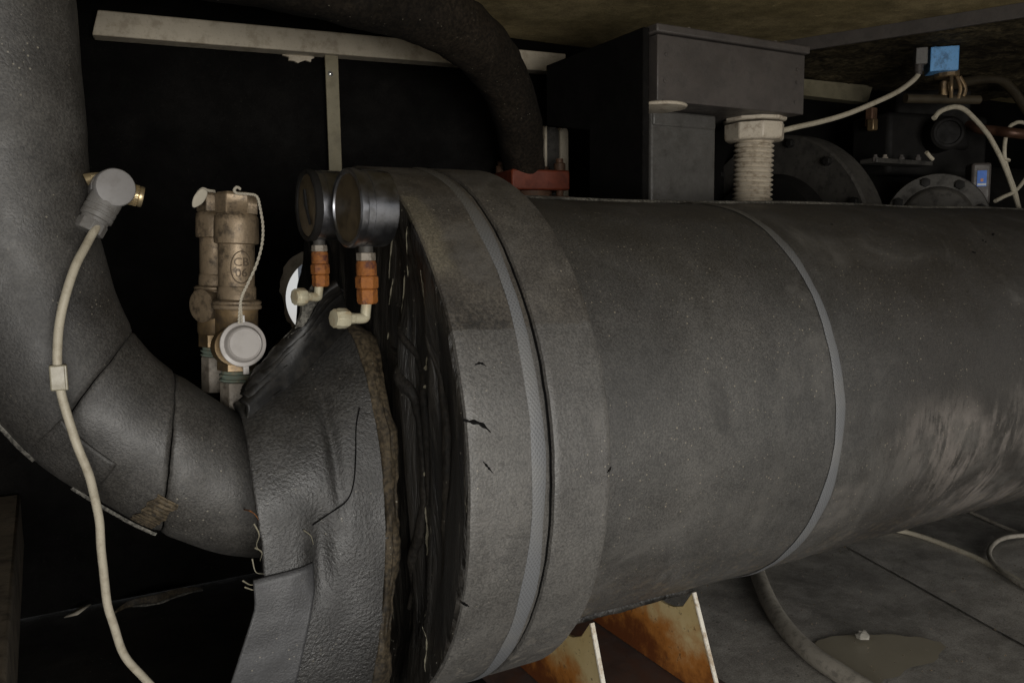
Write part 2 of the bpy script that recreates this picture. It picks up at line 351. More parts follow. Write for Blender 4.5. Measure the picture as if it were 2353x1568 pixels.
M['glue'] = plain('dried_glue', (.27, .245, .175), .6, 0, .3, (.08, .07, .05), .5, 80, .3)
M['black_gap'] = plain('black_joint', (.004, .004, .004), .8, spec=.1)
M['pebble'] = plain('pale_stone', (.30, .28, .24), .8)
M['grit'] = plain('brown_grit', (.17, .13, .085), .9, 0, .6)
M['post'] = plain('dirty_steel_rail', (.22, .18, .13), .7, 0, .35, (.06, .047, .033), .85, 22, .5)
M['outside'] = plain('far_blue_grey_wall', (.20, .23, .28), .8, 0, .4)
M['brown_web'] = plain('brown_web_plate', (.085, .058, .048), .6, 0, .3, (.10, .04, .02), .5, 25)

def rustplate():
    t = NT('rusting_cream_plate'); q = t.xyz()
    n = t.noise(14, 6, .65)
    hgt = t.math('ADD', q[2], t.math('MULTIPLY', t.math('SUBTRACT', n, .5), .17))   # rust creeps up from the base weld
    col = t.mix(t.ss(t.noise(7, 5), .3, .7), (.60, .45, .20), (.74, .59, .32))
    col = t.mix(t.ss(hgt, .110, .060, 0, .95), col, (.48, .17, .025))
    col = t.mix(t.ss(hgt, .066, .030, 0, .95), col, (.14, .038, .010))
    col = t.mix(t.math('MULTIPLY', t.ss(t.noise(80, 5, .75), .60, .68), .7), col, (.10, .06, .03))
    t.bump(t.noise(160, 4), .3, .001)
    return t.out(col, .7, 0, .3)
M['rustplate'] = rustplate()
def puddle():
    t = NT('shallow_puddle'); col = t.mix(t.noise(12, 4), (.25, .222, .165), (.33, .295, .225))
    return t.out(col, .34, 0, .4)
M['puddle'] = puddle()

# ------------------------------------------------------------------ setting
FZ, WY, RZ = -.44, .70, .72
tag(MB().box((1.0, .15, FZ-.03), (4.4, 1.9, .05)).build('floor', M['floor_dark']), kind='structure')
fl = bpy.data.objects['floor']
# two rubber sheets meeting at a diagonal seam, gently uneven
sa, sb = AZ(1960, 1270, FZ), AZ(2352, 1490, FZ)
sd = (sb-sa).normalized(); sn = Vector((-sd.y, sd.x, 0))
if sn.x < 0: sn = -sn
def sheet(side):
    def fn(u, v):
        along = -1.6+3.0*u; across = (.0006+v*1.5 if side > 0 else -.0006-v*1.15)
        p = sa+sd*along+sn*across
        edge = math.exp(-(v*1.3/.03)**2)
        z = FZ+.006+nz(p, 3.1, .006)+nz(p, 9, .0015)-.0025*edge+(.004*math.exp(-((across+.30)/.16)**2) if side < 0 else .004)
        if p.x < .40: p.x = .40
        p.y = max(p.y, -.78)
        return Vector((p.x, p.y, z))
    return MB().grid(fn, 110, 70)
MB().grid(lambda u, v: sa+sd*(-1.6+3*u)+sn*(-.02+.04*v)+Vector((0, 0, .001)), 2, 1).build('seam_backing', M['rubber_floor'], fl)
for sgn in (-1, 1): sheet(sgn).build('rubber_sheet', M['rubber_floor'], fl)
# roof
roof = MB().box((1.0, -.20, RZ+.02), (4.4, 2.4, .04)).build('roof_panel', M['roof'])
tag(roof, 'brown dirty underside of the cabinet roof panel above the terminal box', 'roof panel')
# back wall: black foam lining with a ragged opening over a sheet with a round hole
hc = AY(757, 685, WY); hr = .091
scr = AY(685, 128, WY)
def wall_ring(y, cx, cz, rfun, x0, x1, z0, z1, n=72):
    m = MB(); vs = []; per = []
    for j in range(n):
        a = 2*math.pi*j/n; r = rfun(a); vs.append((cx+r*math.cos(a), y, cz+r*math.sin(a)))
    for j in range(n):
        a = 2*math.pi*j/n; c, s_ = math.cos(a), math.sin(a)
        tx = ((x1-cx)/c if c > 0 else (x0-cx)/c) if abs(c) > 1e-6 else 1e9
        tz = ((z1-cz)/s_ if s_ > 0 else (z0-cz)/s_) if abs(s_) > 1e-6 else 1e9
        t_ = min(tx, tz); vs.append((cx+t_*c, y, cz+t_*s_))
    fs = [(j, (j+1) % n, n+(j+1) % n, n+j) for j in range(n)]
    # fill the four corners
    cs = [(x0, z0), (x1, z0), (x1, z1), (x0, z1)]
    for (qx, qz) in cs:
        a = math.atan2(qz-cz, qx-cx) % (2*math.pi); j = int(a/(2*math.pi)*n) % n
        vs.append((qx, y, qz)); fs.append((n+j, n+(j+1) % n, len(vs)-1))
    return m.add(vs, fs)
wall = thing('back_wall', (1.0, WY, FZ), 'black foam lined back wall with a ragged round opening behind the gauges', 'wall')
wall_ring(WY, hc.x, hc.z, lambda a: hr*1.20+.005*math.sin(3*a+1)+nz((math.cos(a), math.sin(a), 0), 2.5, .012)+nz((math.cos(a), math.sin(a), 0), 9, .006), -1.2, 3.2, FZ, RZ).build('foam_lining', M['foam_dark'], wall, solid=.012, off=0)
wall_ring(WY+.010, hc.x, hc.z, lambda a: hr, -1.2, 3.2, FZ, RZ).build('wall_sheet', M['beige_wall'], wall, solid=.002, off=0)
# torn scrap of lining under the beam
pts = []
for j in range(22):
    a = 2*math.pi*j/22; r = .026*(1+nz((math.cos(a)*2, math.sin(a)*2, 3), 1.3, .5))
    pts.append((scr.x+r*1.15*math.cos(a), WY-.014, scr.z+r*.62*math.sin(a)))
MB().prism(pts, (0, .006, 0)).build('torn_patch', M['alu'], wall)
tag(MB().box((-1.22, .1, .2), (.03, 1.7, 1.3)).build('side_wall', M['foam_dark']), 'black foam lined side wall left of the pipes', 'wall')
tag(MB().box((2.3, -1.2, .2), (1.8, .03, 1.3)).build('light_block_panel', M['foam_dark']), 'unseen panel added to block light in front of the compressor end', 'panel')  # out of view, added to cut the light reaching the right end
tag(MB().box((.1, -1.22, .66), (3.0, .03, .40)).build('light_block_panel', M['foam_dark']), 'unseen header panel added to block light from above the opening', 'panel')  # out of view, added so that light enters only low down
tag(MB().box((3.22, .1, .2), (.03, 1.2, 1.3)).build('side_wall', M['foam_dark']), 'black foam lined side wall beyond the compressor', 'wall')
ow = AY(701, 650, WY+1.3).x
o = MB().box((ow+.40, WY+1.35, .1), (.80, .10, 1.1)).build('outside_wall', M['outside'])
tag(o, 'blue grey surface outdoors glimpsed through the round hole', 'wall')
# rail across the roof and rough foam beyond it
ra, rb = AZ(1840, 88, RZ), AZ(2360, 4, RZ)
d = (rb-ra).normalized(); A_, B_ = ra-d*.25, rb+d*.5; side = Vector((-d.y, d.x, 0))
m = MB().prism([A_, A_+side*.05, A_+side*.05+Vector((0, 0, -.006)), A_+side*.008+Vector((0, 0, -.006)), A_+side*.008+Vector((0, 0, -.03)), A_+Vector((0, 0, -.03))], B_-A_)
tag(m.build('roof_rail', M['black_metal'], bevel=.001), 'grey angle rail crossing under the roof at upper right', 'rail')
s2 = side if side.x > 0 else -side
def rf(u, v):
    p = A_+(B_-A_)*u+s2*(.055+v*1.1); p.z = RZ-.014+nz(p, 16, .006)+nz(p, 50, .005); return p
tag(MB().grid(rf, 90, 90).build('roof_foam_pad', M['roof_foam']), 'rough crumbling dark foam under the roof above the blue coil', 'foam pad')

# frame beam, hanging bracket
BY = WY-.05
b1, b2, b3, b4 = AY(205, 22, BY), AY(205, 84, BY), AY(1250, 158, BY), AY(1250, 122, BY)
zt = (b1.z+b4.z)/2; zb = (b2.z+b3.z)/2
beam = thing('frame_beam', (b1.x, BY, zb), 'pale beige frame beam along the top of the back wall', 'beam')
m = MB(); xe = AY(1300, 140, BY).x; b1, b2, b4, b3 = AY(223, 22, BY), AY(211, 80, BY), AY(1250, 119, BY), AY(1250, 163, BY)
zt = b1.z+(b4.z-b1.z)/(b4.x-b1.x)*(xe-b1.x); zb = b2.z+(b3.z-b2.z)/(b3.x-b2.x)*(xe-b2.x)
m.add([(b1.x, BY, b1.z), (xe, BY, zt), (xe, BY, zb), (b2.x, BY, b2.z), (b1.x+.02, BY+.04, b1.z), (xe, BY+.04, zt), (xe, BY+.04, zb), (b2.x+.004, BY+.04, b2.z)],
      [(0, 1, 2, 3), (4, 7, 6, 5), (0, 4, 5, 1), (3, 2, 6, 7), (0, 3, 7, 4), (1, 5, 6, 2)])
m.build('beam_face', M['alu'], beam, bevel=.0025)
e1, e2, e3, e4 = AY(1845, 181, BY), AY(2006, 197, BY), AY(1994, 236, BY), AY(1845, 219, BY)
tag(MB().prism([e1, e2, e3, e4], (0, .04, 0)).build('frame_beam', M['alu_dull'], bevel=.002), 'grimy short frame beam seen right of the terminal box', 'beam')
q1, q2, q3 = AY(745, 126, WY-.03), AY(775, 126, WY-.03), AY(762, 420, WY-.03)
br = thing('hanging_bracket', (q3.x, WY-.03, q3.z-.2), 'narrow olive flat bar hanging from the beam behind the gauges', 'bracket')
zt2 = q1.z+.012; MB().box(((q1.x+q2.x)/2, WY-.032, (zt2+q3.z-.2)/2), (q2.x-q1.x, .005, zt2-q3.z+.2)).build('bar', M['alu_dull'], br, bevel=.001)
q = AY(759, 170, WY-.036); MB().lathe(q, (0, -1, 0), [(.0055, 0), (.0055, .001), (.003, .003), (0, .0035)], 14).build('rivet', M['rivet'], br)
# steel rail at the left edge, running back
r1, r2 = AZ(12, 1568, -.20), AZ(52, 1050, -.20)
d = (r2-r1).normalized(); A_, B_ = r1-d*.5, r2+d*.0
B_ = A_+d*((WY-.02-A_.y)/d.y)
m = MB().prism([A_, A_+Vector((-.10, 0, 0)), A_+Vector((-.10, 0, -.10)), A_+Vector((0, 0, -.10))], B_-A_)
tag(m.build('side_rail', M['post'], bevel=.004), 'dirty brown steel rail along the lower left edge', 'rail')
# scraps on the dark floor, lower left
tk = thing('torn_strip', AZ(330, 1395, FZ), 'curled torn dark strip lying on the floor behind the cable', 'torn strip')
def ts(u, v):
    px = 265+200*u; py = 1408-55*u-(7*math.sin(u*9))*(1-u); p = AZ(px, py, FZ+.004+.0*v)
    w = .022*math.sin(math.pi*min(max(u*.93+.04, 0), 1))**.7
    return p+Vector((0, .2*w*v, w*v*(1-.25*v)))
MB().grid(ts, 40, 8).build('strip_sheet', M['foam_brown'], tk, solid=.003)
MB().tube([ts(i/40, 0)+Vector((0, -.003, .001)) for i in range(8, 41)], lambda t: .0016+.0012*math.sin(t*11)**2, 6).build('pale_edge', M['foam_edge'], tk)
p = AZ(178, 1414, FZ)
tag(MB().add([p+Vector(v) for v in ((-.022, 0, .003), (.0, -.006, .006), (.024, .006, .016), (.006, .012, .012), (-.01, .01, .006))], [(0, 1, 2, 3, 4)]).build('white_scrap', M['string'], solid=.002), 'small white scrap on the dark floor at lower left', 'scrap')

# ------------------------------------------------------------------ insulated shell
SH = thing('insulated_vessel', (0, 0, -.3), 'large black foam insulated horizontal vessel with thick collar and straps', 'vessel')
SR, CR_ = .300, .3349
XF, XG, XB, XS = .0654, .1571, .2301, .6212
def cyl(x0, x1, rad, nx, na, amp=.0015, frq=4, a0=0, a1=2*math.pi, fx=None):
    def fn(u, v):
        x = x0+(x1-x0)*u; a = a0+(a1-a0)*v; p = Vector((x, -math.cos(a), math.sin(a)))
        r = rad+nz((x, p.y*.4, p.z*.4), frq, amp)+nz((x, p.y*.4, p.z*.4), frq*5, amp*.3)
        return Vector((x, p.y*r, p.z*r))
    return MB().grid(fn, nx, na)
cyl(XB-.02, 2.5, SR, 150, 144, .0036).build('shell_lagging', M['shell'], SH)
# collar: two foam bands with a black groove between
def band(x0, x1, rad, amp):
    prof = [(x0+.002, rad-.012), (x0, rad-.004), (x0+.0015, rad-.001), (x0+.004, rad)]+[(x0+.004+(x1-x0-.008)*i/14, rad) for i in range(1, 14)]+[(x1-.004, rad), (x1-.001, rad-.0015), (x1, rad-.005), (x1, SR-.02)]
    m = MB(); na = 200; vs = []
    for (x, r) in prof:
        for j in range(na):
            a = 2*math.pi*j/na; d_ = Vector((0, -math.cos(a), math.sin(a)))
            q = Vector((x, d_.y*.4, d_.z*.4)); rr = r+nz(q, 7, amp)+nz(q, 40, amp*.35)
            vs.append(Vector((x+nz(q, 9, .0015)+nz(q, 60, .0006), d_.y*rr, d_.z*rr)))
    n = len(prof); return m.add(vs, [(i*na+j, i*na+(j+1) % na, (i+1)*na+(j+1) % na, (i+1)*na+j) for i in range(n-1) for j in range(na)])
band(XF, XG-.0012, CR_, .0012).build('collar_front', M['foam_band'], SH)
band(XG+.0022, XB, CR_+.0005, .0012).build('collar_rear', M['foam_band'], SH)
cyl(XG-.006, XG+.006, CR_-.006, 2, 120, 0).build('collar_joint', M['black_gap'], SH)
def strap(x0, x1, rad, a0, a1, na=150, wob=.0012, amp=0):
    def fn(u, v):
        a = a0+(a1-a0)*v; d_ = Vector((0, -math.cos(a), math.sin(a))); x = x0+(x1-x0)*u+nz(d_, 3, wob)+(u-.5)*nz(d_*2, 2, .006)+nz(d_, 25, .0005)
        e_ = .0013*math.sin(math.pi*min(max(u, 0), 1))**.35
        k_ = Vector((x, d_.y*.4, d_.z*.4)); e_ += nz(k_, 4, amp)+nz(k_, 20, amp*.3)
        return Vector((x, d_.y*(rad+e_), d_.z*(rad+e_)))
    return MB().grid(fn, 6, na)
strap(.1335, .1495, CR_+.0003, -2.2, 1.45).build('collar_strap', M['tape'], SH)
strap(XS-.0075, XS+.0095, SR+.0012, -2.2, 1.62, 260, amp=.0036).build('shell_strap', M['tape'], SH)
# raised lip where the lagging sheet closes on top
def lip(u, v):
    x = XB+.002+(2.27)*u; a = R_(93.0+3.4*v); r = SR+.0055*math.sin(math.pi*v)**.4+.0025+nz((x, 0, .4), 4, .0036)+nz((x, 0, 0), 9, .0010)
    return Vector((x, -math.cos(a)*r, math.sin(a)*r))
MB().grid(lip, 160, 8).build('seam_lip', M['foam_edge'], SH)
# patch left by a removed label above the collar's mid line, and cuts in the foam
def cut(pts, rad, w=.0022):
    P = [AC(x, y, rad) for x, y in pts]; P = smooth_path(P, 5); n = len(P)
    return MB().tube([p_+Vector((0, p_.y, p_.z)).normalized()*.0001 for p_ in P], lambda t: max(.0002, w*math.sin(math.pi*(.12+.86*t))**1.2*(1+.3*math.sin(t*23))), 6)
for pts, w in (([(1064, 964), (1080, 968), (1100, 972), (1118, 984), (1131, 998)], .0022), ([(1108, 1058), (1120, 1072), (1134, 1088)], .0013), ([(1090, 838), (1104, 834), (1118, 842)], .0013), ([(1058, 1382), (1070, 1388), (1078, 1392)], .0013)):
    cut(pts, CR_, w).build('foam_split', M['black_gap'], SH)
cut([(1393, 1085), (1399, 1078), (1404, 1071)], CR_, .0016).build('foam_split', M['black_gap'], SH)
# knocked pits on the shell's upper right
for (x, y) in ((1912, 517), (2235, 577), (2262, 556), (2283, 540)):
    p = AC(x, y, SR); n_ = Vector((0, p.y, p.z)).normalized(); m = MB()
    for k in range(2):
        q = p+Vector((random.uniform(-.005, .005), random.uniform(-.002, .002), random.uniform(-.005, .005))); q2_ = Vector((0, q.y, q.z)).normalized()*(SR+.0005); q = Vector((q.x, q2_.y, q2_.z))
        m.lathe(q, n_, [(0, .0022), (.0012, .001), (.0022, .0), (.001, -.001)], 7, rn=.001, rs=400)
    m.build('torn_nick', M['black_gap'], SH)
# end cover: dark wrinkled dished sheet
def face_x(y, z):
    r = math.hypot(y, z); f_ = max(0., 1-(r/.325)**2)
    x = XF-.0015+.0135*min(1., max(0., (.315-r)/.05))
    x += nz((0, y*34, z*5), 1.0, .0060)+nz((3, y*10, z*6), 1.0, .006)*min(1, f_*3)
    x -= .009*math.exp(-((y+.165-.25*(z+.1)**2)/.013)**2)*(1 if z < .12 else max(0, 1-(z-.12)/.06))*min(1, f_*4)  # vertical fold
    x -= .012*math.exp(-((y+.225+.1*z)/.008)**2)*min(1, f_*4)*.6
    return x
def face(u, v):
    a = 2*math.pi*v; r = .3325*(u**.9); y, z = -r*math.cos(a), r*math.sin(a)
    return Vector((face_x(y, z) if u < .992 else XF+.004, y, z))
MB().grid(face, 80, 200).build('end_cover', M['head'], SH, ang=60)
# beads of dried glue on the end cover
def bead(pts, w, seedv):
    P = smooth_path([AX(x, y, .070) for x, y in pts], 10); runs = []; run = []
    for i, p_ in enumerate(P):
        y, z = p_.y+nz((i*.17, seedv, 0), 1, .005), p_.z
        q = Vector((face_x(y, z)-.0008, y, z))
        if nz((i*.11, seedv*3.1, 2), 1.0) > -.10: run.append(q)
        else:
            runs.append(run); run = []
    runs.append(run)
    for run in runs:
        if len(run) > 2: MB().tube(run, lambda t: w*(.35+.65*abs(math.sin(t*7+seedv)))*math.sin(math.pi*(.06+.88*t))**.6, 8, rn=w*.7, rs=260).build('glue_bead', M['glue'], SH)
for i, (pts, w) in enumerate((([(966, 838), (963, 880), (962, 900), (955, 950)], .0026), ([(975, 620), (972, 760), (966, 840)], .0010), ([(964, 1085), (967, 1130), (964, 1180), (969, 1240), (965, 1290)], .0020), ([(966, 1300), (972, 1380), (984, 1450), (988, 1500), (992, 1560)], .0012),
                              ([(905, 480), (886, 560), (880, 640)], .0011), ([(928, 560), (915, 650), (908, 760)], .0010), ([(890, 640), (884, 700), (878, 780)], .0009), ([(985, 650), (982, 720), (978, 800)], .0009), ([(900, 430), (893, 500), (884, 560)], .0012), ([(945, 520), (930, 600), (925, 660)], .0008))):
    bead(pts, w, i*1.7+.4)

# black folds of wrap bunched between the cover and the sleeve
for k, (pts, w) in enumerate((([(872, 790), (905, 840), (928, 910), (942, 1000), (948, 1100), (944, 1200), (934, 1290), (915, 1400)], .0062), ([(885, 700), (915, 780), (940, 860), (955, 960), (958, 1060), (955, 1160)], .0055),
                              ([(975, 760), (990, 900), (1000, 1050), (1000, 1200), (985, 1350)], .0045))):
    P = smooth_path([AX(x, y, .064) for x, y in pts], 10)
    P = [Vector((face_x(q.y, q.z)+.001, q.y+nz((i*.15, k, 0), 1, .004), q.z)) for i, q in enumerate(P)]
    MB().tube(P, lambda t: w*(.25+.9*math.sin(math.pi*(.04+.92*t))**.7*(1+.35*math.sin(t*9+k*2))), 12, rn=w*.35, rs=60).build('wrap_fold', M['fold'], SH, ang=70)

# ------------------------------------------------------------------ support saddle
SD = thing('support_saddle', (.415, -.05, FZ+.008), 'rusting cream steel saddle carrying the vessel beside its collar', 'support')
ZB = -.418
def plate(x, yt, zt_, yb):
    poly = []
    zb_ = ZB+.004; sl = (yb-yt)/(zb_-zt_) if False else 0
    front_top = Vector((x, yt, zt_)); front_bot = Vector((x, yb, zb_))
    poly = [front_bot, front_top]
    for i in range(1, 15):
        y = yt+(.16-yt)*i/15; r = .318+.006*math.sin(i*.9); z_ = -math.sqrt(max(r*r-y*y, .01)); poly.append(Vector((x, y, min(z_, zt_+.02))))
    poly += [Vector((x, .20, -.27)), Vector((x, .22, zb_))]
    return poly
for (x, ft, lo_) in ((AY(1590, 1360, -.147).x, AY(1590, 1360, -.147), AX(1640, 1568, AY(1590, 1360, -.147).x)), (AY(1355, 1430, -.16).x, AY(1355, 1430, -.16), AX(1380, 1568, AY(1355, 1430, -.16).x))):
    s_ = (lo_.y-ft.y)/(lo_.z-ft.z); yb = ft.y+s_*(ZB-ft.z)
    pl = MB().prism(plate(x, ft.y, ft.z, yb), (.005, 0, 0)).build('saddle_plate', M['rustplate'], SD, bevel=.0006)
    a_, b_ = Vector((x+.0025, ft.y-.001, ft.z)), Vector((x+.0025, yb-.001, ZB+.004))
    dd = (b_-a_).normalized(); nn = Vector((0, -1, s_)).normalized()*.0016; ex = Vector((.0034, 0, 0))
    MB().prism([a_-ex-nn*.3, a_+ex-nn*.3, a_+ex*.85+nn, a_-ex*.85+nn], b_-a_).build('bare_edge', M['white_edge'], pl)
MB().box((.415, .0, ZB-.004), (.30, .46, .012)).build('web_plate', M['brown_web'], SD, bevel=.001)
MB().box((.415, .02, (ZB-.012+FZ)/2), (.26, .40, ZB-.010-FZ+.004)).build('foot_block', M['brown_web'], SD)
# dark foam pad in the gap above the plates
def pad(u, v):
    x = .30+.215*u; a = R_(-62-40*v); r = .3055+.004*math.sin(v*3.14)+nz((x, v, 0), 30, .003); return Vector((x, -math.cos(a)*r, math.sin(a)*r))
MB().grid(pad, 30, 20).build('foam_pad', M['head'], SD, solid=.012, off=1)

# ------------------------------------------------------------------ inlet elbow on the left
EL = thing('inlet_elbow_pipe', (-.31, 0, -.12), 'black foam lagged pipe coming down the left edge and bending to the vessel', 'pipe')
ex = [(-.318, 0, 1.02), (-.316, 0, .80), (-.314, 0, .60), (-.312, 0, .45), (-.310, 0, .33), (-.303, 0, .23), (-.281, 0, .138), (-.242, 0, .068), (-.190, 0, .015), (-.135, 0, -.028), (-.080, 0, -.058), (-.02, 0, -.072), (.04, 0, -.075)]
EP = smooth_path(ex, 10)
EF = []
_u = Vector((1, 0, 0))
for _i in range(len(EP)):
    _T = (EP[min(_i+1, len(EP)-1)]-EP[max(_i-1, 0)]).normalized(); _u = (_u-_T*_u.dot(_T)).normalized(); EF.append((_u.copy(), _T.cross(_u)))
def on_elbow(t, a, r):
    i = max(0, min(int(t), len(EP)-2)); f_ = t-i
    p_ = EP[i].lerp(EP[i+1], f_); u_, w_ = EF[i][0].lerp(EF[i+1][0], f_), EF[i][1].lerp(EF[i+1][1], f_)
    d_ = u_*math.cos(a)+w_*math.sin(a); q = p_+d_*r
    return q+d_*(nz(q, 11, .0020)+nz(q, 34, .0006))
def seg(s0, s1, r, name, mt, solid=.012, a0=0., a1=2*math.pi, nu=48, nv=84, lift=.0):
    """s0, s1: path index at (inner, outer) side of the bend"""
    def fn(u, v):
        a = a0+(a1-a0)*v; k = (1-math.cos(a))/2
        b0, b1 = s0[0]+(s0[1]-s0[0])*k, s1[0]+(s1[1]-s1[0])*k
        b0 += nz((math.cos(a), math.sin(a), b0), 1.6, .18); b1 += nz((math.cos(a), math.sin(a), b1), 1.6, .18)
        t = b0+(b1-b0)*u
        rr = r-.0022*(math.exp(-(u*nu/1.6)**2)+math.exp(-((1-u)*nu/1.6)**2))
        return on_elbow(t, a, rr)
    return MB().grid(fn, nu, nv).build(name, mt, EL, solid=solid, off=-1, ang=60)
seg((0, 0), (64.2, 71.0), .0825, 'pipe_lagging', M['foam'], nu=110)
seg((64.4, 71.2), (76.5, 89.5), .0805, 'elbow_gore', M['foam_gore'])
seg((76.7, 89.8), (112, 112), .0815, 'elbow_lagging', M['foam'])
MB().tube(EP[:119], .072, 32, True, (1, 0, 0)).build('pipe_core', M['black_gap'], EL)
# lapped patch over the first joint, and the closing seam along the outside of the bend
seg((66, 69.5), (74.5, 78.5), .0832, 'lapped_patch', M['foam_gore'], .003, R_(110), R_(215), 24, 40)
for (t0, t1) in ((40, 71), (76, 89)):
    MB().grid(lambda u, v: on_elbow(t0+(t1-t0)*u, R_(163+4.5*v), .0828+.0035*math.sin(math.pi*v)**.5), 60, 6).build('closing_seam', M['foam_edge'], EL)

MB().grid(lambda u, v: on_elbow(84.3+3.4*u+nz((v*6, u, 0), 1, .5), R_(112+44*v), .0822+.0007*math.sin(v*70)*math.sin(math.pi*u)+nz((u*5, v*30, 3), 1, .0006)), 14, 90).build('frayed_patch', M['foam_brown'], EL)

# ------------------------------------------------------------------ sleeve wrapped over the nozzle
SL = thing('foam_sleeve', (-.02, -.05, FZ), 'wide black foam sheet wrapped over the nozzle and hanging down like a skirt', 'insulation sleeve')
def prof_at(s, w):
    """s: 0 left edge .. 1 right edge; w: 0 back .. front bottom 1"""
    hw = .126+.030*s; cz = -.070+.012*s; top = .122+.080*s**1.2
    if w < .62:
        a = R_(200-200*(w/.62)); y = -hw*math.cos(math.pi-a) if False else None
        yy = hw*math.cos(a); zz = top*math.sin(a) if math.sin(a) > 0 else .1*math.sin(a)
        return -.03*(1-s)-.0-yy*1.0, cz+zz
    t = (w-.62)/.38
    y0 = -.03*(1-s)-hw
    return y0-.012*math.sin(t*3.0)+.055*t*t, cz-t*(.365)
def sleeve(u, v):
    y, z = prof_at(u, v)
    xl = -.092+.006*math.sin(v*9); xr = .046
    if v > .62:
        t = (v-.62)/.38; xl = -.094-.130*max(0, t-.20)**1.0; xr = .046-.050*t**1.6
    x = xl+(xr-xl)*u
    p = Vector((x, y, z))
    k = nz((x*9, y*9, z*7), 1.0, .007)+nz((x*24, y*24, z*16), 1.0, .0022)
    dimple = .010*math.exp(-(((u-.45)/.10)**2))*math.exp(-(((v-.66)/.05)**2))+.006*math.exp(-(((u-.62)/.05)**2))*math.exp(-(((v-.52)/.10)**2))
    n_ = Vector((0, y+.01, z+.07)).normalized() if v < .62 else Vector((0, -1, 0))
    return p+n_*(k-dimple)
MB().grid(sleeve, 60, 120).build('sleeve_sheet', M['foam_sleeve'], SL, solid=.016, off=-1, ang=70)
def flap(u, v):
    uu = -.015+u*(.40+.02*v); vv = .665+.335*v
    p = sleeve(uu, min(vv, 1.0)); p.y -= .0055-.002*abs(nz(p, 40)); p.x -= .010*(1-u); return p
MB().grid(flap, 24, 40).build('skirt_flap', M['foam_flap'], SL, solid=.004, off=-1)
def edge_strip(u, v):
    vv = .36+.64*v; p = sleeve(1.0, vv); pa_ = sleeve(1.0, max(0, vv-.01)); pb_ = sleeve(1.0, min(1, vv+.01))
    tn = (pb_-pa_).normalized(); out_ = tn.cross(Vector((1, 0, 0))).normalized()
    if out_.y > 0 and v > .3: out_ = -out_
    if out_.z < 0 and v <= .3: out_ = -out_
    w = .021+.006*math.sin(v*9)+nz((v*7, 0, 0), 1, .010)+nz((v*40, 0, 0), 1, .003)
    return p+Vector((-.004+w*u, 0, 0))+out_*(.001+.0030*math.sin(math.pi*min(1, u*1.15))+nz((v*46, u*3, 1), 1, .0028)+nz((v*11, u*9, 1), 1, .0022)-.004*u)
MB().grid(edge_strip, 8, 90).build('cut_edge', M['foam_brown'], SL, solid=.006, off=-1)
# scored line and loose fibres on the sleeve
def on_sleeve(px, py):
    best = None
    for i in range(41):
        for j in range(81):
            q = SLG[i][j]; d_ = q-CAM; z_ = d_.dot(FW); x_ = W/2+FPX*d_.dot(RX)/z_; y_ = H/2-FPX*d_.dot(UX)/z_
            e_ = (x_-px)**2+(y_-py)**2+z_*200
            if best is None or e_ < best[0]: best = (e_, q, i, j, x_, y_, z_)
    q = best[1]; return CAM+ray(px, py)*(best[6]-.0015)
SLG = [[sleeve(i/40, j/80) for j in range(81)] for i in range(41)]
P = smooth_path([on_sleeve(x, y) for x, y in ((826, 936), (818, 980), (817, 1050), (812, 1110), (796, 1150), (755, 1180), (718, 1205))], 6)
MB().tube(P, .0007, 6).build('scored_line', M['black_gap'], SL)
for pts in (((586, 1200), (598, 1225), (592, 1250), (606, 1270)), ((588, 1255), (604, 1265), (600, 1285)), ((582, 1280), (590, 1310), (610, 1315)), ((700, 1215), (716, 1228), (722, 1248)), ((560, 1330), (580, 1340), (600, 1332)), ((565, 1345), (590, 1352), (612, 1342))):
    P = smooth_path([on_sleeve(x, y)-FW*.004 for x, y in pts], 6)
    m = MB().tube(P, lambda t: .0007*(1.2-t), 5)
    m.build('loose_fibre', M['glue'], SL)
P = smooth_path([on_sleeve(x, y)-FW*.006 for x, y in ((556, 1168), (572, 1168), (588, 1176), (598, 1190))], 6)
MB().tube(P, lambda t: .0009*(1.2-t), 6).build('loose_fibre', M['rust_orange'], SL)

# draped foam shawl from the sleeve up to the gauges
SW = thing('foam_shawl', (0, -.05, .05), 'torn black foam sheet draped between the brass valve and the gauges', 'insulation sheet')
ea = smooth_path([AY(x, y, Y) for x, y, Y in ((575, 905, -.055), (612, 850, -.05), (655, 800, -.045), (695, 752, -.05), (715, 700, -.06), (735, 668, -.07), (770, 640, -.08))], 10)
eb = smooth_path([sleeve(u, .405-.04*u)+Vector((0, 0, -.006)) for u in (.02, .18, .34, .52, .70, .86, 1.0)], 10)
def shawl(u, v):
    i = min(int(u*(len(ea)-1)), len(ea)-2); f_ = u*(len(ea)-1)-i
    a_, b_ = ea[i].lerp(ea[i+1], f_), eb[i].lerp(eb[i+1], f_)
    p = a_.lerp(b_, v); p.z += .010*math.sin(math.pi*v)+nz((u*1.5, v*7, 0), 1, .007)*math.sin(math.pi*v)+nz((u*5, v*9, 4), 1, .0015)
    return p
MB().grid(shawl, 70, 50).build('shawl_sheet', M['wrap'], SW, solid=.010, off=-1, ang=70)
MB().tube([p+Vector((-.002, 0, .001)) for p in ea[:52]], lambda t: .0080+.001*math.sin(t*9), 10, rn=.0030, rs=90).build('rough_edge', M['foam_edge'], SW)
for k, (v0, u0, u1, w) in enumerate(((.30, .05, .30, .0018), (.42, .10, .42, .0022), (.50, .02, .36, .0026), (.58, .12, .30, .0016), (.36, .3, .5, .0012), (.25, .55, .75, .0014), (.62, .55, .8, .0012))):
    P = [shawl(u0+(u1-u0)*i/24, v0+.02*math.sin(i*.5+k))+Vector((-.001, -.001, .0022)) for i in range(25)]
    MB().tube(P, lambda t: w*(.4+.6*abs(math.sin(t*8+k))), 5).build('glue_bead', M['glue'], SW)

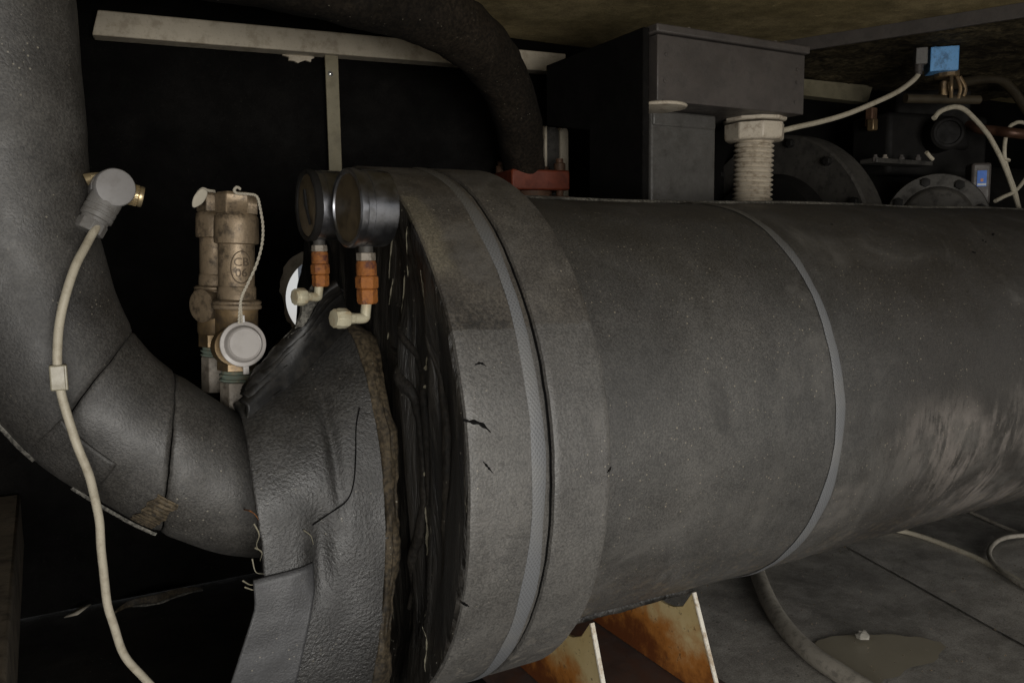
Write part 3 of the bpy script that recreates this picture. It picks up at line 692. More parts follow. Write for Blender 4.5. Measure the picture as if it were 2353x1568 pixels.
# ------------------------------------------------------------------ pressure gauges
def gauge(loc, ax, rad, ln, label, bright):
    loc = Vector(loc); ax = Vector(ax).normalized()
    g = thing('pressure_gauge', loc+Vector((0, 0, -.14)), label, 'gauge', 'pressure gauges on the vessel end')
    r = rad
    MB().lathe(loc, -ax, [(r*.97, -.001), (r*.985, 0), (r*.985, ln*.22), (r, ln*.225), (r, ln-.002), (r*.985, ln), (0, ln)], 64).build('case', M['gauge_black'], g, ang=25)
    MB().lathe(loc, ax, [(r*.86, .000), (r*1.01, .000), (r*1.02, .001), (r*1.02, .0075), (r*.98, .0088), (r*.90, .0080), (r*.86, .004)], 64, rn=.0005, rs=120).build('bezel', M['gauge_black'] if bright else M['black_dull'], g, ang=25)
    dl = MB().lathe(loc, ax, [(r*.905, .0035), (r*.905, .006), (0, .0065)], 48).build('dial', M['dial'], g, ang=50)
    if bright: return g
    u = Vector((0, 0, 1)); w_ = ax.cross(u)
    c = loc+ax*.0075; t1 = c+u*r*.45+w_*r*.10; t2 = c-u*r*.55-w_*r*.30
    MB().tube([t1, c, t2], lambda t: .0022*(1.1-.8*abs(t-.4)), 6).build('needle', M['needle'], dl)
    return g
def stack(g, top, parts):
    for nm, mt, prof, n in parts:
        MB().lathe(top, (0, 0, -1), prof, n, a0=.3).build(nm, mt, g, bevel=.0006 if n < 12 else 0, ang=30)
G1 = AY(812, 478, -.175); GR = .0405
axg = Vector((-1, -.10, .0))
g1 = gauge(G1, axg, GR, .034, 'glossy black pressure gauge on orange fittings, nearer of the two gauges', True)
c1 = AY(840, 572, -.170); k1 = (AY(840, 700, -.170)-c1).length
def fitting(g, c, L, rusty=True):
    s = L/.064
    stack(g, c, (('neck', M['cast_grey'], [(.0085*s, -.004), (.0085*s, .004*s)], 16), ('hex_nut', M['hex_grey'], [(.0105*s, .004*s), (.0112*s, .005*s), (.0112*s, .0125*s), (.0105*s, .0135*s)], 6),
                 ('orange_nut', M['rust_orange'], [(.0108*s, .0135*s), (.0118*s, .017*s), (.0118*s, .030*s), (.0108*s, .0305*s)], 16),
                 ('orange_nut', M['rust_orange'], [(.0118*s, .0305*s), (.0134*s, .032*s), (.0134*s, .044*s), (.0118*s, .0455*s)], 6),
                 ('orange_nut', M['rust_orange'], [(.0108*s, .0455*s), (.0122*s, .047*s), (.0122*s, .060*s), (.0105*s, .063*s)], 6)))
fitting(g1, c1, .064*(k1/.064))
def elbow(g, a, b, c, d, r):
    MB().tube(smooth_path([a, b+(a-b)*.25, b+(c-b)*.08, c], 6), r, 14).build('elbow_fitting', M['fitting_cream'], g)
    ax_ = (d-c); L = ax_.length
    MB().lathe(c, ax_, [(r*1.05, 0), (r*1.05, L*.22), (r*1.75, L*.30), (r*1.95, L*.42), (r*1.95, L*.78), (r*1.8, L*.85), (r*1.8, L*1.0), (r*1.2, L*1.02)], 8).build('cap_nut', M['fitting_cream'], g, bevel=.0005, ang=30)
elbow(g1, AY(842, 692, -.170), AY(838, 730, -.172), AY(812, 731, -.176), AY(766, 731, -.182), .0056)
G2 = AY(718, 472, -.088)
g2 = gauge(G2, Vector((-1, -.04, 0)), .0395, .034, 'dull black pressure gauge with a dark needle, farther of the two gauges', False)
c2 = AY(733, 556, -.085)
fitting(g2, c2, (AY(733, 660, -.085)-c2).length)
elbow(g2, AY(733, 655, -.085), AY(730, 682, -.087), AY(712, 681, -.09), AY(676, 682, -.095), .0052)

# ------------------------------------------------------------------ brass safety valves
def valve(base, S, label, front, tilt=.045):
    base = Vector(base); v = thing('safety_valve', base, label, 'valve', 'brass safety valves on the inlet pipe')
    up = (tilt, 0, 1)
    def L(nm, mt, prof, n=40, a0=0., bv=0, ang=35): return MB().lathe(base, up, [(r*S, h*S) for r, h in prof], n, a0).build(nm, mt, v, bevel=bv, ang=ang)
    L('base_hex', M['hex_grey'], [(.0215, 0), (.0215, .052), (.0205, .054)], 6, R_(52), .0008, 25)
    L('threads', M['brass_green'], [(.0185, .054), (.0225, .056), (.0225, .058), (.0195, .059), (.0195, .061), (.0225, .062), (.0225, .064), (.0195, .065), (.0200, .069)], 32)
    L('lower_nut', M['brass'], [(.0245, .069), (.0252, .070), (.0252, .088), (.0245, .089)], 6, R_(52), .0008, 25)
    L('lower_body', M['brass'], [(.0255, .089), (.0268, .093), (.0268, .147), (.0275, .150)], 40)
    L('body_flange', M['brass_grey'], [(.0275, .150), (.0310, .1505), (.0315, .152), (.0315, .155), (.0300, .156), (.0312, .1575), (.0312, .160), (.0275, .1625)], 40)
    L('collar', M['brass_grey'], [(.0245, .1625), (.0245, .178), (.0232, .180)], 32)
    bd = L('upper_body', M['brass_grey'], [(.0226, .180), (.0228, .184), (.0228, .236)], 40)
    L('spring_bonnet', M['brass_grey'], [(.0235, .234), (.0278, .2355), (.0283, .239), (.0280, .264), (.0272, .270), (.0245, .273)], 48)
    L('cap_hex', M['brass_grey'], [(.0262, .273), (.0266, .274), (.0264, .297), (.0235, .301), (.0, .302)], 6, R_(52), .0012, 25)
    return v, bd
vb = AY(543, 968, .035); vt = AY(545, 440, .035); S1 = (vt.z-vb.z)/.302
v1, bd1 = valve(vb+Vector((.001, 0, 0)), S1, 'dusty brass safety valve with grey plastic cap and string, in front of the other', True)
# outlet boss with translucent plastic cap, facing the camera
oc = AY(541, 795, -.006); od = Vector((.02, -1, .02)).normalized()
tocam = (CAM-oc).normalized(); od = (tocam+Vector((.22, 0, .0))).normalized()
cp = MB().lathe(oc, od, [(.0228, -.032), (.0228, -.006)], 32).build('outlet_boss', M['brass'], v1)
pc = AY(558, 790, -.030)
cap = MB().lathe(pc, od, [(.0205, -.020), (.0212, -.002), (.0262, -.001), (.0268, .001), (.0262, .0022), (.0222, .0026), (.0212, .0040), (.0205, .0085), (.0188, .0102), (.0172, .0100), (.0166, .0080), (0, .0080)], 56).build('plastic_cap', M['plastic_cap'], v1, ang=40)
MB().lathe(pc, od, [(.0184, .0101), (.0180, .0108), (.0174, .0106), (.0170, .0098)], 56).build('cap_ridge', M['plastic_cap'], cap)
u_ = Vector((0, 0, 1)); MB().box(pc+u_*.0295, (.007, .003, .009)).build('cap_tab', M['plastic_cap'], cap, bevel=.0006)
MB().box(pc-u_*.0305+Vector((.002, 0, 0)), (.007, .003, .011)).build('cap_tab', M['plastic_cap'], cap, bevel=.0006)
# raised foundry mark wrapped on the body
def mark(txt, zc, size, bodyr, centre, ang0, parent, m):
    cu = bpy.data.curves.new('txt', 'FONT'); cu.body = txt; cu.size = size; cu.align_x = 'CENTER'; cu.extrude = .0014; cu.resolution_u = 3
    ob = bpy.data.objects.new('txt', cu); scene.collection.objects.link(ob)
    dg = bpy.context.evaluated_depsgraph_get(); me = bpy.data.meshes.new_from_object(ob.evaluated_get(dg)); mb = MB()
    vs = []
    for vt_ in me.vertices:
        a = ang0+vt_.co.x/bodyr; rr = bodyr+vt_.co.z+.0003
        vs.append(Vector((centre.x+.045*(zc-centre.z)+math.sin(a)*rr, centre.y-math.cos(a)*rr, zc+vt_.co.y)))
    mb.add(vs, [tuple(p_.vertices) for p_ in me.polygons])
    bpy.data.objects.remove(ob); bpy.data.meshes.remove(me)
    return mb.build('raised_mark', m, parent)
ang_cam = math.atan2(CAM.x-vb.x, -(CAM.y-vb.y))
br_ = .0228*S1
cmk = AY(551, 612, .012); a_m = ang_cam+.30
mk1 = mark('CB', AY(551, 611, .012).z, .0145, br_, vb, a_m, bd1, M['brass_mark'])
mk2 = mark('06', AY(551, 636, .012).z, .0145, br_, vb, a_m, bd1, M['brass_mark'])
P = []
for k in range(41):
    t = 2*math.pi*k/40; a = a_m+.58*math.cos(t); z_ = AY(551, 614, .012).z+.0195*math.sin(t); P.append(Vector((vb.x+.045*(z_-vb.z)+math.sin(a)*(br_+.0002), vb.y-math.cos(a)*(br_+.0002), z_)))
MB().tube(P, .0007, 5, False).build('raised_ring', M['brass_mark'], bd1)
vb2 = AY(489, 890, .105); vt2 = AY(500, 437, .105)
v2, bd2 = valve(vb2+Vector((.004, 0, -.005)), (vt2.z-vb2.z)/.300, 'grimy brass safety valve half hidden behind the capped one', False)
MB().lathe(AY(466, 702, .075), (-.75, -.5, 0), [(.018, -.02), (.018, .000), (.021, .001), (.021, .003), (.016, .005), (0, .005)], 32).build('plastic_cap', M['brass_grey'], v2)
MB().lathe(AY(489, 900, .105)+Vector((.004, 0, -.11)), (0, 0, 1), [(.03, 0), (.03, .06), (.024, .065), (.024, .11)], 24).build('stub_pipe', M['foam_dark'], v2)
# lead-seal strings
def string(pts, name, label, r=.0012):
    P = smooth_path(pts, 14); m = MB()
    for ph in (0, math.pi):
        Q = []
        for i, p_ in enumerate(P):
            T = (P[min(i+1, len(P)-1)]-P[max(i-1, 0)]).normalized(); a_ = T.cross(Vector((0, 1, .2))).normalized(); b_ = T.cross(a_)
            Q.append(p_+(a_*math.cos(i*.9+ph)+b_*math.sin(i*.9+ph))*r*.75)
        m.tube(Q, r*.8, 6)
    return tag(m.build(name, M['string']), label, 'string')
string([AY(x, y, Y) for x, y, Y in ((552, 434, -.0), (544, 430, -.002), (538, 437, -.003), (545, 444, -.004), (570, 446, -.004), (590, 452, .0), (598, 480, .0), (604, 520, -.004), (602, 560, -.012), (590, 605, -.02), (570, 650, -.026), (556, 680, -.028), (551, 710, -.032), (549, 742, -.036))],
       'seal_string', 'pale twisted string hanging from the valve top to its cap')
string([AY(x, y, Y) for x, y, Y in ((553, 690, -.028), (555, 715, -.033), (556, 742, -.036))], 'seal_string', 'short second strand of string tied to the plastic cap', .0007)
st = string([AY(x, y, Y) for x, y, Y in ((494, 440, .085), (478, 438, .08), (466, 434, .075), (456, 442, .07), (452, 452, .07), (462, 460, .07), (470, 450, .072))], 'seal_string', 'knotted white string on top of the rear valve', .0014)
p = AY(459, 454, .068)
tg = MB(); rot = Matrix.Rotation(R_(35), 3, 'Y'); vs = []
for k in range(20):
    a = 2*math.pi*k/20; vs.append(p+rot @ Vector((.0065*math.cos(a), 0, .0135*math.sin(a)*(1+.1*math.sin(3*a)))))
tag(tg.prism(vs, (0, .003, 0)).build('seal_tag', M['string'], bevel=.001), 'small pale seal tag hanging at the rear valve top', 'tag')

# ------------------------------------------------------------------ temperature sensor plug and its cable
SY = -.055
sc_ = AY(262, 432, SY); SE = thing('sensor_plug', AY(205, 425, SY), 'grey round sensor plug with brass knob at the pipe edge', 'sensor')
sdv = ((CAM-sc_).normalized()+Vector((.25, 0, .12))).normalized()
MB().lathe(sc_, sdv, [(.0185, -.024), (.0200, -.022), (.0200, -.010), (.0190, -.009), (.0190, -.006), (.0200, -.005), (.0200, .006), (.0190, .0078), (.0170, .0085), (.0, .0085)], 48).build('plug_body', M['plug_top'], SE, ang=40)
g0 = sc_-sdv*.008; ga = (AY(218, 512, SY-.004)-AY(250, 455, SY)).normalized()
m = MB().lathe(g0, ga, [(.0165, .004), (.0165, .022), (.0160, .0225), (.0160, .0245), (.0165, .025), (.0165, .0285), (.0160, .029), (.0160, .031), (.0165, .0315), (.0162, .036), (.0140, .037), (.0140, .0405)], 40)
m.build('gland_body', M['plug'], SE, ang=30)
MB().lathe(g0, ga, [(.0148, .040), (.0152, .041), (.0152, .0515), (.0140, .0525), (.004, .0525)], 8, a0=.2).build('gland_nut', M['plug'], SE, bevel=.0006, ang=25)
kx = (AY(330, 449, SY+.01)-AY(262, 432, SY+.01)).normalized(); kp = sc_-sdv*.012
m = MB(); nk = 36; vs = []
hs = [.016, .020, .022, .024, .026, .028, .030, .032]
m.lathe(kp, kx, [(.0085, .010), (.0108, .014), (.0110, .0155), (.0110, .0262), (.0104, .027), (.0110, .0275), (.0112, .0300), (.0106, .0315), (0, .0315)], 32)
m.build('brass_knob', M['brass_knurl'], SE, ang=30)
kn = MB(); u = kx.cross(Vector((0, 0, 1))).normalized(); w_ = kx.cross(u)
for k in range(22):
    for dr in (1, -1):
        P = [kp+kx*(.0155+.0107*i/4)+(u*math.cos(2*math.pi*k/22+dr*.12*i)+w_*math.sin(2*math.pi*k/22+dr*.12*i))*.0111 for i in range(5)]
        kn.tube(P, .00035, 4, False)
kn.build('knurling', M['brass_knurl'], SE)
MB().tube([AY(232, 404, SY+.015), AY(214, 408, SY+.02), AY(196, 414, SY+.02)], lambda t: .004+.003*t, 10).build('stem_tip', M['brass_knurl'], SE)
MB().lathe(sc_-sdv*.020, -sdv+Vector((-.6, 0, 0)), [(.014, 0), (.014, .012), (.011, .014), (.011, .03)], 24).build('stem', M['plug'], SE)
cb = [g0+ga*.044, AY(222, 520, SY-.006)]+[AY(x, y, Y) for x, y, Y in ((203, 552, -.075), (178, 602, -.095), (153, 670, -.105), (137, 745, -.11), (132, 820, -.113), (137, 890, -.113), (152, 950, -.113), (178, 1025, -.112), (206, 1100, -.108), (224, 1180, -.10), (234, 1260, -.095), (242, 1340, -.09), (256, 1420, -.085), (285, 1500, -.08), (345, 1572, -.07), (420, 1640, -.06), (470, 1720, -.03))]
SC = thing('sensor_cable', cb[-1], 'long cream cable running from the sensor plug down across the elbow', 'cable')
MB().tube([q_+Vector((nz(q_, 22, .0016), 0, nz(q_, 30, .001))) for q_ in smooth_path(cb, 10)], .0043, 14).build('sheath', M['cable'], SC)
p = AY(135, 866, -.113)
m = MB().box(p, (.0155, .0125, .025)); m.build('cable_clip', M['clip'], SC, bevel=.0015)
MB().box(p+Vector((.0062, -.0058, 0)), (.0025, .004, .0245)).build('clip_rib', M['clip'], SC, bevel=.0008)

# ------------------------------------------------------------------ suction pipe and red flange
fd = 1.80
def AD(px, py, dep): return CAM+ray(px, py)*dep
SP = thing('suction_pipe', AD(1205, 385, 1.78), 'thick dark brown lagged pipe curving down from the roof to the red flange', 'pipe')
pp = [AD(x, y, d_) for x, y, d_ in ((150, -160, 1.10), (420, -115, 1.12), (640, -75, 1.16), (830, -25, 1.22), (985, 28, 1.32), (1085, 92, 1.43), (1150, 172, 1.55), (1188, 270, 1.66), (1203, 385, 1.78))]
MB().tube(smooth_path(pp, 8), lambda t: .064-.018*t, 48, True, None, 0, 2*math.pi, .0035, 30).build('pipe_lagging', M['foam_pipe_dark'], SP)
FL = thing('red_pipe_flange', AD(1235, 470, 1.80), 'red square pipe flange with bolts behind the vessel collar', 'flange')
fc = AD(1205, 425, 1.80); yw = Matrix.Rotation(R_(-6), 3, 'Z')
fc = AD(1218, 418, 1.80)
MB().box(fc, (.138, .118, .043), yw).build('flange_block', M['red'], FL, bevel=.004)
MB().lathe(fc+Vector((0, 0, -.022)), (0, 0, -1), [(.048, 0), (.048, .0125)], 32).build('gasket_neck', M['bolt_rust'], FL)
MB().box(fc+Vector((0, 0, -.046)), (.138, .118, .024), yw).build('flange_block', M['red'], FL, bevel=.003)
MB().lathe(fc+Vector((0, 0, -.065)), (0, 0, -1), [(.045, 0), (.045, .34)], 32).build('neck_pipe', M['black_dull'], FL)
for (dx, dy) in ((-.052, -.042), (.052, -.042), (-.052, .042), (.052, .042)):
    c = fc+yw @ Vector((dx, dy, 0))
    m = MB().lathe(c, (0, 0, 1), [(.0130, .021), (.0130, .036), (.0115, .038), (.0085, .0385), (.0085, .0475), (.0, .0485)], 20)
    m.build('flange_bolt', M['bolt_rust'], FL, ang=30); MB().lathe(c, (0, 0, -1), [(.0085, .0212), (.0085, .040)], 12).build('bolt_shank', M['bolt_rust'], FL)
# pale U channel end behind the flange
uc = thing('cable_duct', AY(1280, 395, .62), 'pale beige duct end standing behind the red flange', 'duct')
t1, t2, t3 = AY(1252, 288, .594), AY(1303, 288, .594), AY(1280, 420, .594)
w_ = t2.x-t1.x
def duct_prof(w, h, r):
    out = [(-w/2, 0)]
    for k in range(7): a = math.pi-math.pi/2*k/6; out.append((-w/2+r+r*math.cos(a), h-r+r*math.sin(a)))
    for k in range(7): a = math.pi/2-math.pi/2*k/6; out.append((w/2-r+r*math.cos(a), h-r+r*math.sin(a)))
    out.append((w/2, 0)); return out
h_ = t1.z-t3.z+.10; cxm = (t1.x+t2.x)/2
MB().prism([(cxm+a-.007, .60, t3.z-.10+b) for a, b in duct_prof(w_*.66, h_, .014)], (0, .05, 0)).build('duct_body', M['cast_grey'], uc, bevel=.002)
MB().prism([(cxm+w_*.36+a, .594, t3.z-.10+b) for a, b in duct_prof(w_*.36, h_, .012)], (0, .05, 0)).build('duct_side', M['alu'], uc, bevel=.002)
MB().prism([(cxm-w_*.45+a, .596, t3.z-.10+b) for a, b in duct_prof(w_*.10, h_, .004)], (0, .05, 0)).build('duct_lip', M['alu'], uc, bevel=.001)

# ------------------------------------------------------------------ terminal box on its column, gland and conduit
BYY = .15
ta, tb_, tc_, td = AY(1513, 62, BYY), AY(1851, 103, BYY), AY(1845, 255, BYY), AY(1507, 240, BYY)
x0, x1 = (ta.x+td.x)/2, (tb_.x+tc_.x)/2; z0, z1 = (tc_.z+td.z)/2, (ta.z+tb_.z)/2
TB = thing('terminal_box', ((x0+x1)/2, BYY+.2, z0), 'black sheet metal terminal box with riveted front under the roof', 'terminal box')
zl = z1-.016
MB().box(((x0+x1)/2, BYY+.165, (z0+zl)/2), (x1-x0, .33, zl-z0)).build('box_body', M['black_metal'], TB, bevel=.002)
MB().box(((x0+x1)/2, BYY+.165, (zl+z1)/2+.001), (x1-x0+.014, .344, z1-zl-.001)).build('box_lid', M['black_metal'], TB, bevel=.003)
for (x, y) in ((1530, 125), (1527, 186), (1524, 238-6), (1831, 160), (1830, 190), (1826, 247-12)):
    MB().lathe(AY(x, y, BYY-.0005), (0, -1, 0), [(.0034, 0), (.0030, .0014), (0, .002)], 12).build('rivet', M['black_metal'], TB)
for x in (1588, 1788):
    q = AY(x, 66 if x < 1600 else 88, BYY+.004); MB().lathe((q.x, BYY+.012, z1+.0005), (0, 0, 1), [(.0048, 0), (.0048, .004), (.003, .006), (0, .006)], 12).build('lid_screw', M['hex_grey'], TB)
pq = AY(1521, 251, BYY+.03)
MB().lathe((pq.x, BYY+.04, z0), (0, 0, -1), [(.050, .0), (.052, .002), (.050, .0055), (.035, .0085), (0, .009)], 40).build('blanking_plug', M['gland'], TB)
TC = thing('box_column', ((x0+x1)/2, .30, FZ), 'black hammered metal column standing under the terminal box', 'column')
ca, cbb = AY(1495, 300, .22), AY(1645, 300, .22)
MB().box(((ca.x+cbb.x)/2, .29, (z0-.0+FZ)/2), (cbb.x-ca.x, .14, z0-.003-FZ)).build('column_body', M['black_hammer'], TC, bevel=.006, seg=3)
MB().box(((ca.x+cbb.x)/2, .29, z0-.017), (cbb.x-ca.x-.006, .146, .028)).build('column_cap', M['black_hammer'], TC, bevel=.004)
bx_ = x0-.023; y0_ = BYY+.010
tag(MB().prism([(bx_, y0_, FZ+.001), (bx_, y0_, z1-.004), (bx_, y0_+.33, z1-.004), (bx_, y0_+.33, z0), (bx_, y0_+.17, z0-.03), (bx_, y0_+.17, FZ+.001)], (.014, 0, 0)).build('shade_sheet', M['foam_dark'], bevel=.003), 'black sheet added as shade along the left side of the terminal box', 'shade sheet')  # black sheet added in place of shade on the box and column sides
gy = .235
gc = AY(1733, 262, gy); gr = (AY(1783, 290, gy)-AY(1682, 290, gy)).length/2
GL = thing('corrugated_conduit', (gc.x, gy, FZ), 'beige ribbed conduit with big hex gland under the terminal box', 'conduit')
zA, zB, zC, zD = AY(1733, 266, gy).z, AY(1733, 283, gy).z, AY(1733, 286, gy).z, AY(1733, 327, gy).z
MB().lathe((gc.x, gy, z0-.001), (0, 0, -1), [(gr*.86, 0), (gr*.86, z0-zA)], 32).build('gland_thread', M['gland'], GL)
MB().lathe((gc.x, gy, zA), (0, 0, -1), [(gr*1.0, -.002), (gr*1.03, 0), (gr*1.03, zA-zB-.002), (gr*.97, zA-zB)], 10, a0=.25).build('lock_nut', M['gland'], GL, bevel=.0012, ang=25)
MB().lathe((gc.x, gy, zC), (0, 0, -1), [(gr*.98, 0), (gr*1.0, .002), (gr*1.0, zC-zD-.008), (gr*.96, zC-zD-.002), (gr*.86, zC-zD)], 8, a0=.5).build('dome_nut', M['gland'], GL, bevel=.002, ang=25)
cr2 = (AY(1765, 400, gy)-AY(1699, 400, gy)).length/2; prof = []; hh = 0; pitch = .0098
while zD-hh > .05:
    for k in range(6): prof.append((cr2*(.93+.08*math.cos(2*math.pi*k/6)), hh+pitch*k/6))
    hh += pitch
m = MB(); p0 = Vector((gc.x, gy, zD+.002)); n = 36; vs = []
for (r, h) in prof:
    for j in range(n): a = 2*math.pi*j/n; hz_ = h+.0022*math.cos(a); vs.append(p0+Vector((r*math.cos(a)-h*.02, r*math.sin(a), -hz_)))
m.add(vs, [(i*n+j, i*n+(j+1) % n, (i+1)*n+(j+1) % n, (i+1)*n+j) for i in range(len(prof)-1) for j in range(n)])
m.build('ribbed_tube', M['gland'], GL, ang=80)

# ------------------------------------------------------------------ compressor and fittings at upper right
CY = .50
CO = thing('compressor', (1.9, .5, FZ), 'large black compressor with bolted end covers behind the vessel', 'compressor')
cc = Vector((1.38, .52, .205))
MB().lathe(cc, (1, 0, 0), [(.10, -.10), (.12, -.09), (.20, -.07), (.21, -.03), (.300, -.028), (.306, -.022), (.306, .030), (.300, .036), (.22, .040), (.22, .50), (.26, .52), (.26, 1.2), (.20, 1.25)], 72).build('motor_housing', M['black_dull'], CO)
rg = MB().lathe(cc, (1, 0, 0), [(.272, -.030), (.302, -.032), (.307, -.026), (.307, .028), (.272, .030)], 96); rg.build('end_flange', M['cast_grey'], CO)
for k in range(14):
    a = 2*math.pi*k/14; c = cc+Vector((-.032, -.287*math.cos(a), .287*math.sin(a)))
    MB().lathe(c, (-1, 0, 0), [(.011, 0), (.011, .010), (.009, .012)], 6).build('flange_bolt', M['black_dull'], CO)
cv = AY(2150, 508, .20); cr3 = .112
dv = ((CAM-cv).normalized()+Vector((.10, 0, .10))).normalized()
MB().lathe(cv, dv, [(cr3*1.02, -.22), (cr3*1.02, -.01), (cr3, 0), (cr3*.98, .006), (cr3*.72, .008), (cr3*.66, .022), (cr3*.60, .026), (0, .028)], 56).build('round_cover', M['cast_grey'], CO, ang=40)
u = dv.cross(Vector((0, 0, 1))).normalized(); w_ = dv.cross(u)
for k in range(8):
    a = 2*math.pi*(k+.35)/8; c = cv+(u*math.cos(a)+w_*math.sin(a))*cr3*.84
    MB().lathe(c+dv*.006, dv, [(.011, 0), (.011, .009), (.006, .010)], 6).build('cover_bolt', M['black_dull'], CO)
q = AY(2250, 430, .35); MB().box(q+Vector((0, .05, -.02)), (.07, .10, .13), Matrix.Rotation(R_(25), 3, 'Z')).build('side_block', M['black_dull'], CO, bevel=.008)
lb = AY(2255, 410, .33); rt_ = Matrix.Rotation(R_(-42), 3, 'Z')
nl = rt_ @ Vector((0, -1, 0)); lb = AY(2255, 410, .19)
MB().box(lb-nl*.030+Vector((0, 0, -.012)), (.044, .058, .10), rt_).build('label_block', M['black_metal'], CO, bevel=.006)
lbl = MB().box(lb, (.021, .002, .038), rt_).build('blue_sticker', M['blue_label'], CO)
MB().box(lb+nl*.0014+Vector((0, 0, -.0145)), (.019, .001, .005), rt_).build('sticker_line', M['white_label'], lbl)
MB().box(lb+nl*.0014+Vector((0, 0, -.004)), (.006, .001, .007), rt_).build('sticker_mark', M['orange_label'], lbl)
MB().box(AY(2110, 340, .44), (.34, .14, .16), Matrix.Rotation(R_(-10), 3, 'Z')).build('cylinder_head', M['black_dull'], CO, bevel=.012)
MB().box(AY(2060, 374, .36), (.22, .05, .012)).build('mounting_strip', M['cast_grey'], CO, bevel=.002)
for x in (2010, 2032, 2070, 2108): 
    MB().lathe(AY(x, 368, .345)+Vector((0, 0, -.003)), (0, 0, 1), [(.008, 0), (.008, .010), (.005, .011), (.005, .016)], 8).build('strip_bolt', M['hex_grey' if x == 2032 else 'black_metal'], CO)
MB().box(AY(2120, 262, .42)+Vector((.03, .02, -.02)), (.20, .12, .16), Matrix.Rotation(R_(-30), 3, 'Z')).build('valve_block', M['black_dull'], CO, bevel=.01)
MB().lathe(AY(2178, 305, .30), (-.8, -1, 0), [(.042, -.1), (.042, 0), (.036, .006), (.030, .006), (.028, .002), (0, .002)], 40).build('port_cover', M['black_dull'], CO, ang=40)
MB().box(AY(2001, 270, .45), (.022, .022, .05)).build('brass_plug', M['bolt_rust'], CO, bevel=.003)
MB().box(AY(2004, 287, .44), (.020, .020, .030)).build('brass_plug', M['brass'], CO, bevel=.003)
# solenoid valve
sy = .26
ca_, cb2 = AY(2135, 112, sy), AY(2189, 168, sy)
SV = thing('solenoid_valve', AY(2170, 235, sy), 'solenoid valve with bright blue coil on a brass body', 'solenoid valve')
cw = (cb2.x-ca_.x)*.66; rz = Matrix.Rotation(R_(-42), 3, 'Z'); cm = (ca_+cb2)/2
ch = AY(2160, 112, sy).z-AY(2160, 168, sy).z; cm.z = (AY(2160, 112, sy).z+AY(2160, 168, sy).z)/2
co = MB().box(cm, (cw*1.0, cw*.9, ch), rz).build('blue_coil', M['blue_coil'], SV, bevel=.002)
MB().box(cm+Vector((0, 0, ch/2+.006)), (cw*.62, cw*.45, .012), rz).build('coil_tip', M['blue_coil'], co, bevel=.001)
q = AY(2114, 131, sy); MB().box(q, (.026, .030, .038), rz).build('coil_plug', M['plug'], SV, bevel=.002)
q = AY(2110, 162, sy); MB().lathe(q+Vector((0, 0, .012)), (0, 0, -1), [(.010, 0), (.010, .015), (.008, .016), (.008, .022)], 14).build('plug_gland', M['black_metal'], SV)
q = AY(2174, 178, sy); MB().lathe(q+Vector((0, 0, .014)), (0, 0, -1), [(.028, 0), (.029, .002), (.029, .014), (.026, .016)], 10).build('bonnet_ring', M['brass'], SV, bevel=.0008, ang=25)
q = AY(2172, 205, sy); MB().box(q, (.026, .026, .040), rz).build('valve_body', M['brass'], SV, bevel=.004)
for dx in (-.018, .018, .038): MB().tube(smooth_path([q+Vector((dx*.6, -.02, .028)), q+Vector((dx, -.026, 0)), q+Vector((dx*.8+.006, -.02, -.024))], 6), .0045, 10).build('body_rib', M['brass'], SV)
MB().lathe(AY(2165, 228, sy), (1, -.35, 0), [(.011, -.10), (.011, .10)], 16).build('valve_port', M['brown_pipe'], SV)
def cable(pts, r, mt, name, label, cat='cable', n=10, sm=10):
    P = smooth_path([AY(*q) if len(q) == 3 else q[0] for q in pts], sm)
    return tag(MB().tube(P, r, n).build(name, M[mt]), label, cat)
cable([(2109, 172, .26), (2095, 187, .26), (2060, 212, .265), (2000, 240, .27), (1940, 264, .28), (1880, 281, .29), (1830, 292, .29), (1780, 305, .30), (1730, 322, .31)], .0060, 'cable', 'coil_cable', 'cream cable sagging from the blue coil to the conduit gland')
cable([(2145, 272, .20), (2160, 256, .20), (2190, 246, .20), (2215, 252, .20), (2245, 280, .20), (2262, 300, .20), (2275, 318, .20), (2300, 365, .20), (2320, 415, .20), (2338, 470, .20), (2352, 520, .20)], .0058, 'cable', 'control_cable', 'cream cable arching from the compressor top then down past the copper pipe')
cable([(2420, 300, .20), (2352, 282, .20), (2330, 284, .20), (2316, 297, .20), (2308, 330, .20), (2308, 365, .20), (2318, 400, .20), (2332, 440, .20), (2345, 500, .20)], .0048, 'cable', 'control_cable', 'thin cream cable hooking over the copper pipe, tied to the thicker one')
cable([(2286, 462, .20), (2305, 452, .20), (2330, 440, .20), (2352, 415, .20), (2380, 370, .20)], .0048, 'cable', 'control_cable', 'short cream cable end curving up at the right edge above the vessel')
cable([(2128, 350, .20), (2134, 358, .20), (2142, 366, .20)], .0046, 'cable', 'cable_stub', 'short cream cable stub above the mounting strip')
c = AY(2309, 368, .20)
tag(MB().lathe(c, (.25, 0, 1), [(.009, -.003), (.0115, -.002), (.0115, .002), (.009, .003)], 16).build('cable_tie', M['cable']), 'cream cable tie binding two cables at the right edge', 'cable tie')
cable([(2225, 288, .30), (2250, 297, .26), (2290, 301, .22), (2330, 306, .18), (2420, 316, .14)], .0125, 'copper', 'copper_pipe', 'thick brown copper pipe entering at the right edge', 'pipe', 20)
cable([(2190, 194, .42), (2240, 184, .42), (2280, 181, .42), (2305, 188, .42), (2330, 212, .42), (2352, 245, .42), (2390, 310, .42)], .0135, 'brown_pipe', 'bent_pipe', 'dark olive pipe bending down at the upper right corner', 'pipe', 18)
cable([(2335, -20, .08), (2333, 8, .08), (2330, 24, .08)], .0060, 'copper', 'threaded_rod', 'short copper coloured rod sticking down from the roof corner', 'rod')
cable([(2345, 12, .08), (2380, 18, .08)], .0030, 'cable', 'wire', 'pale wire at the upper right corner', 'wire')

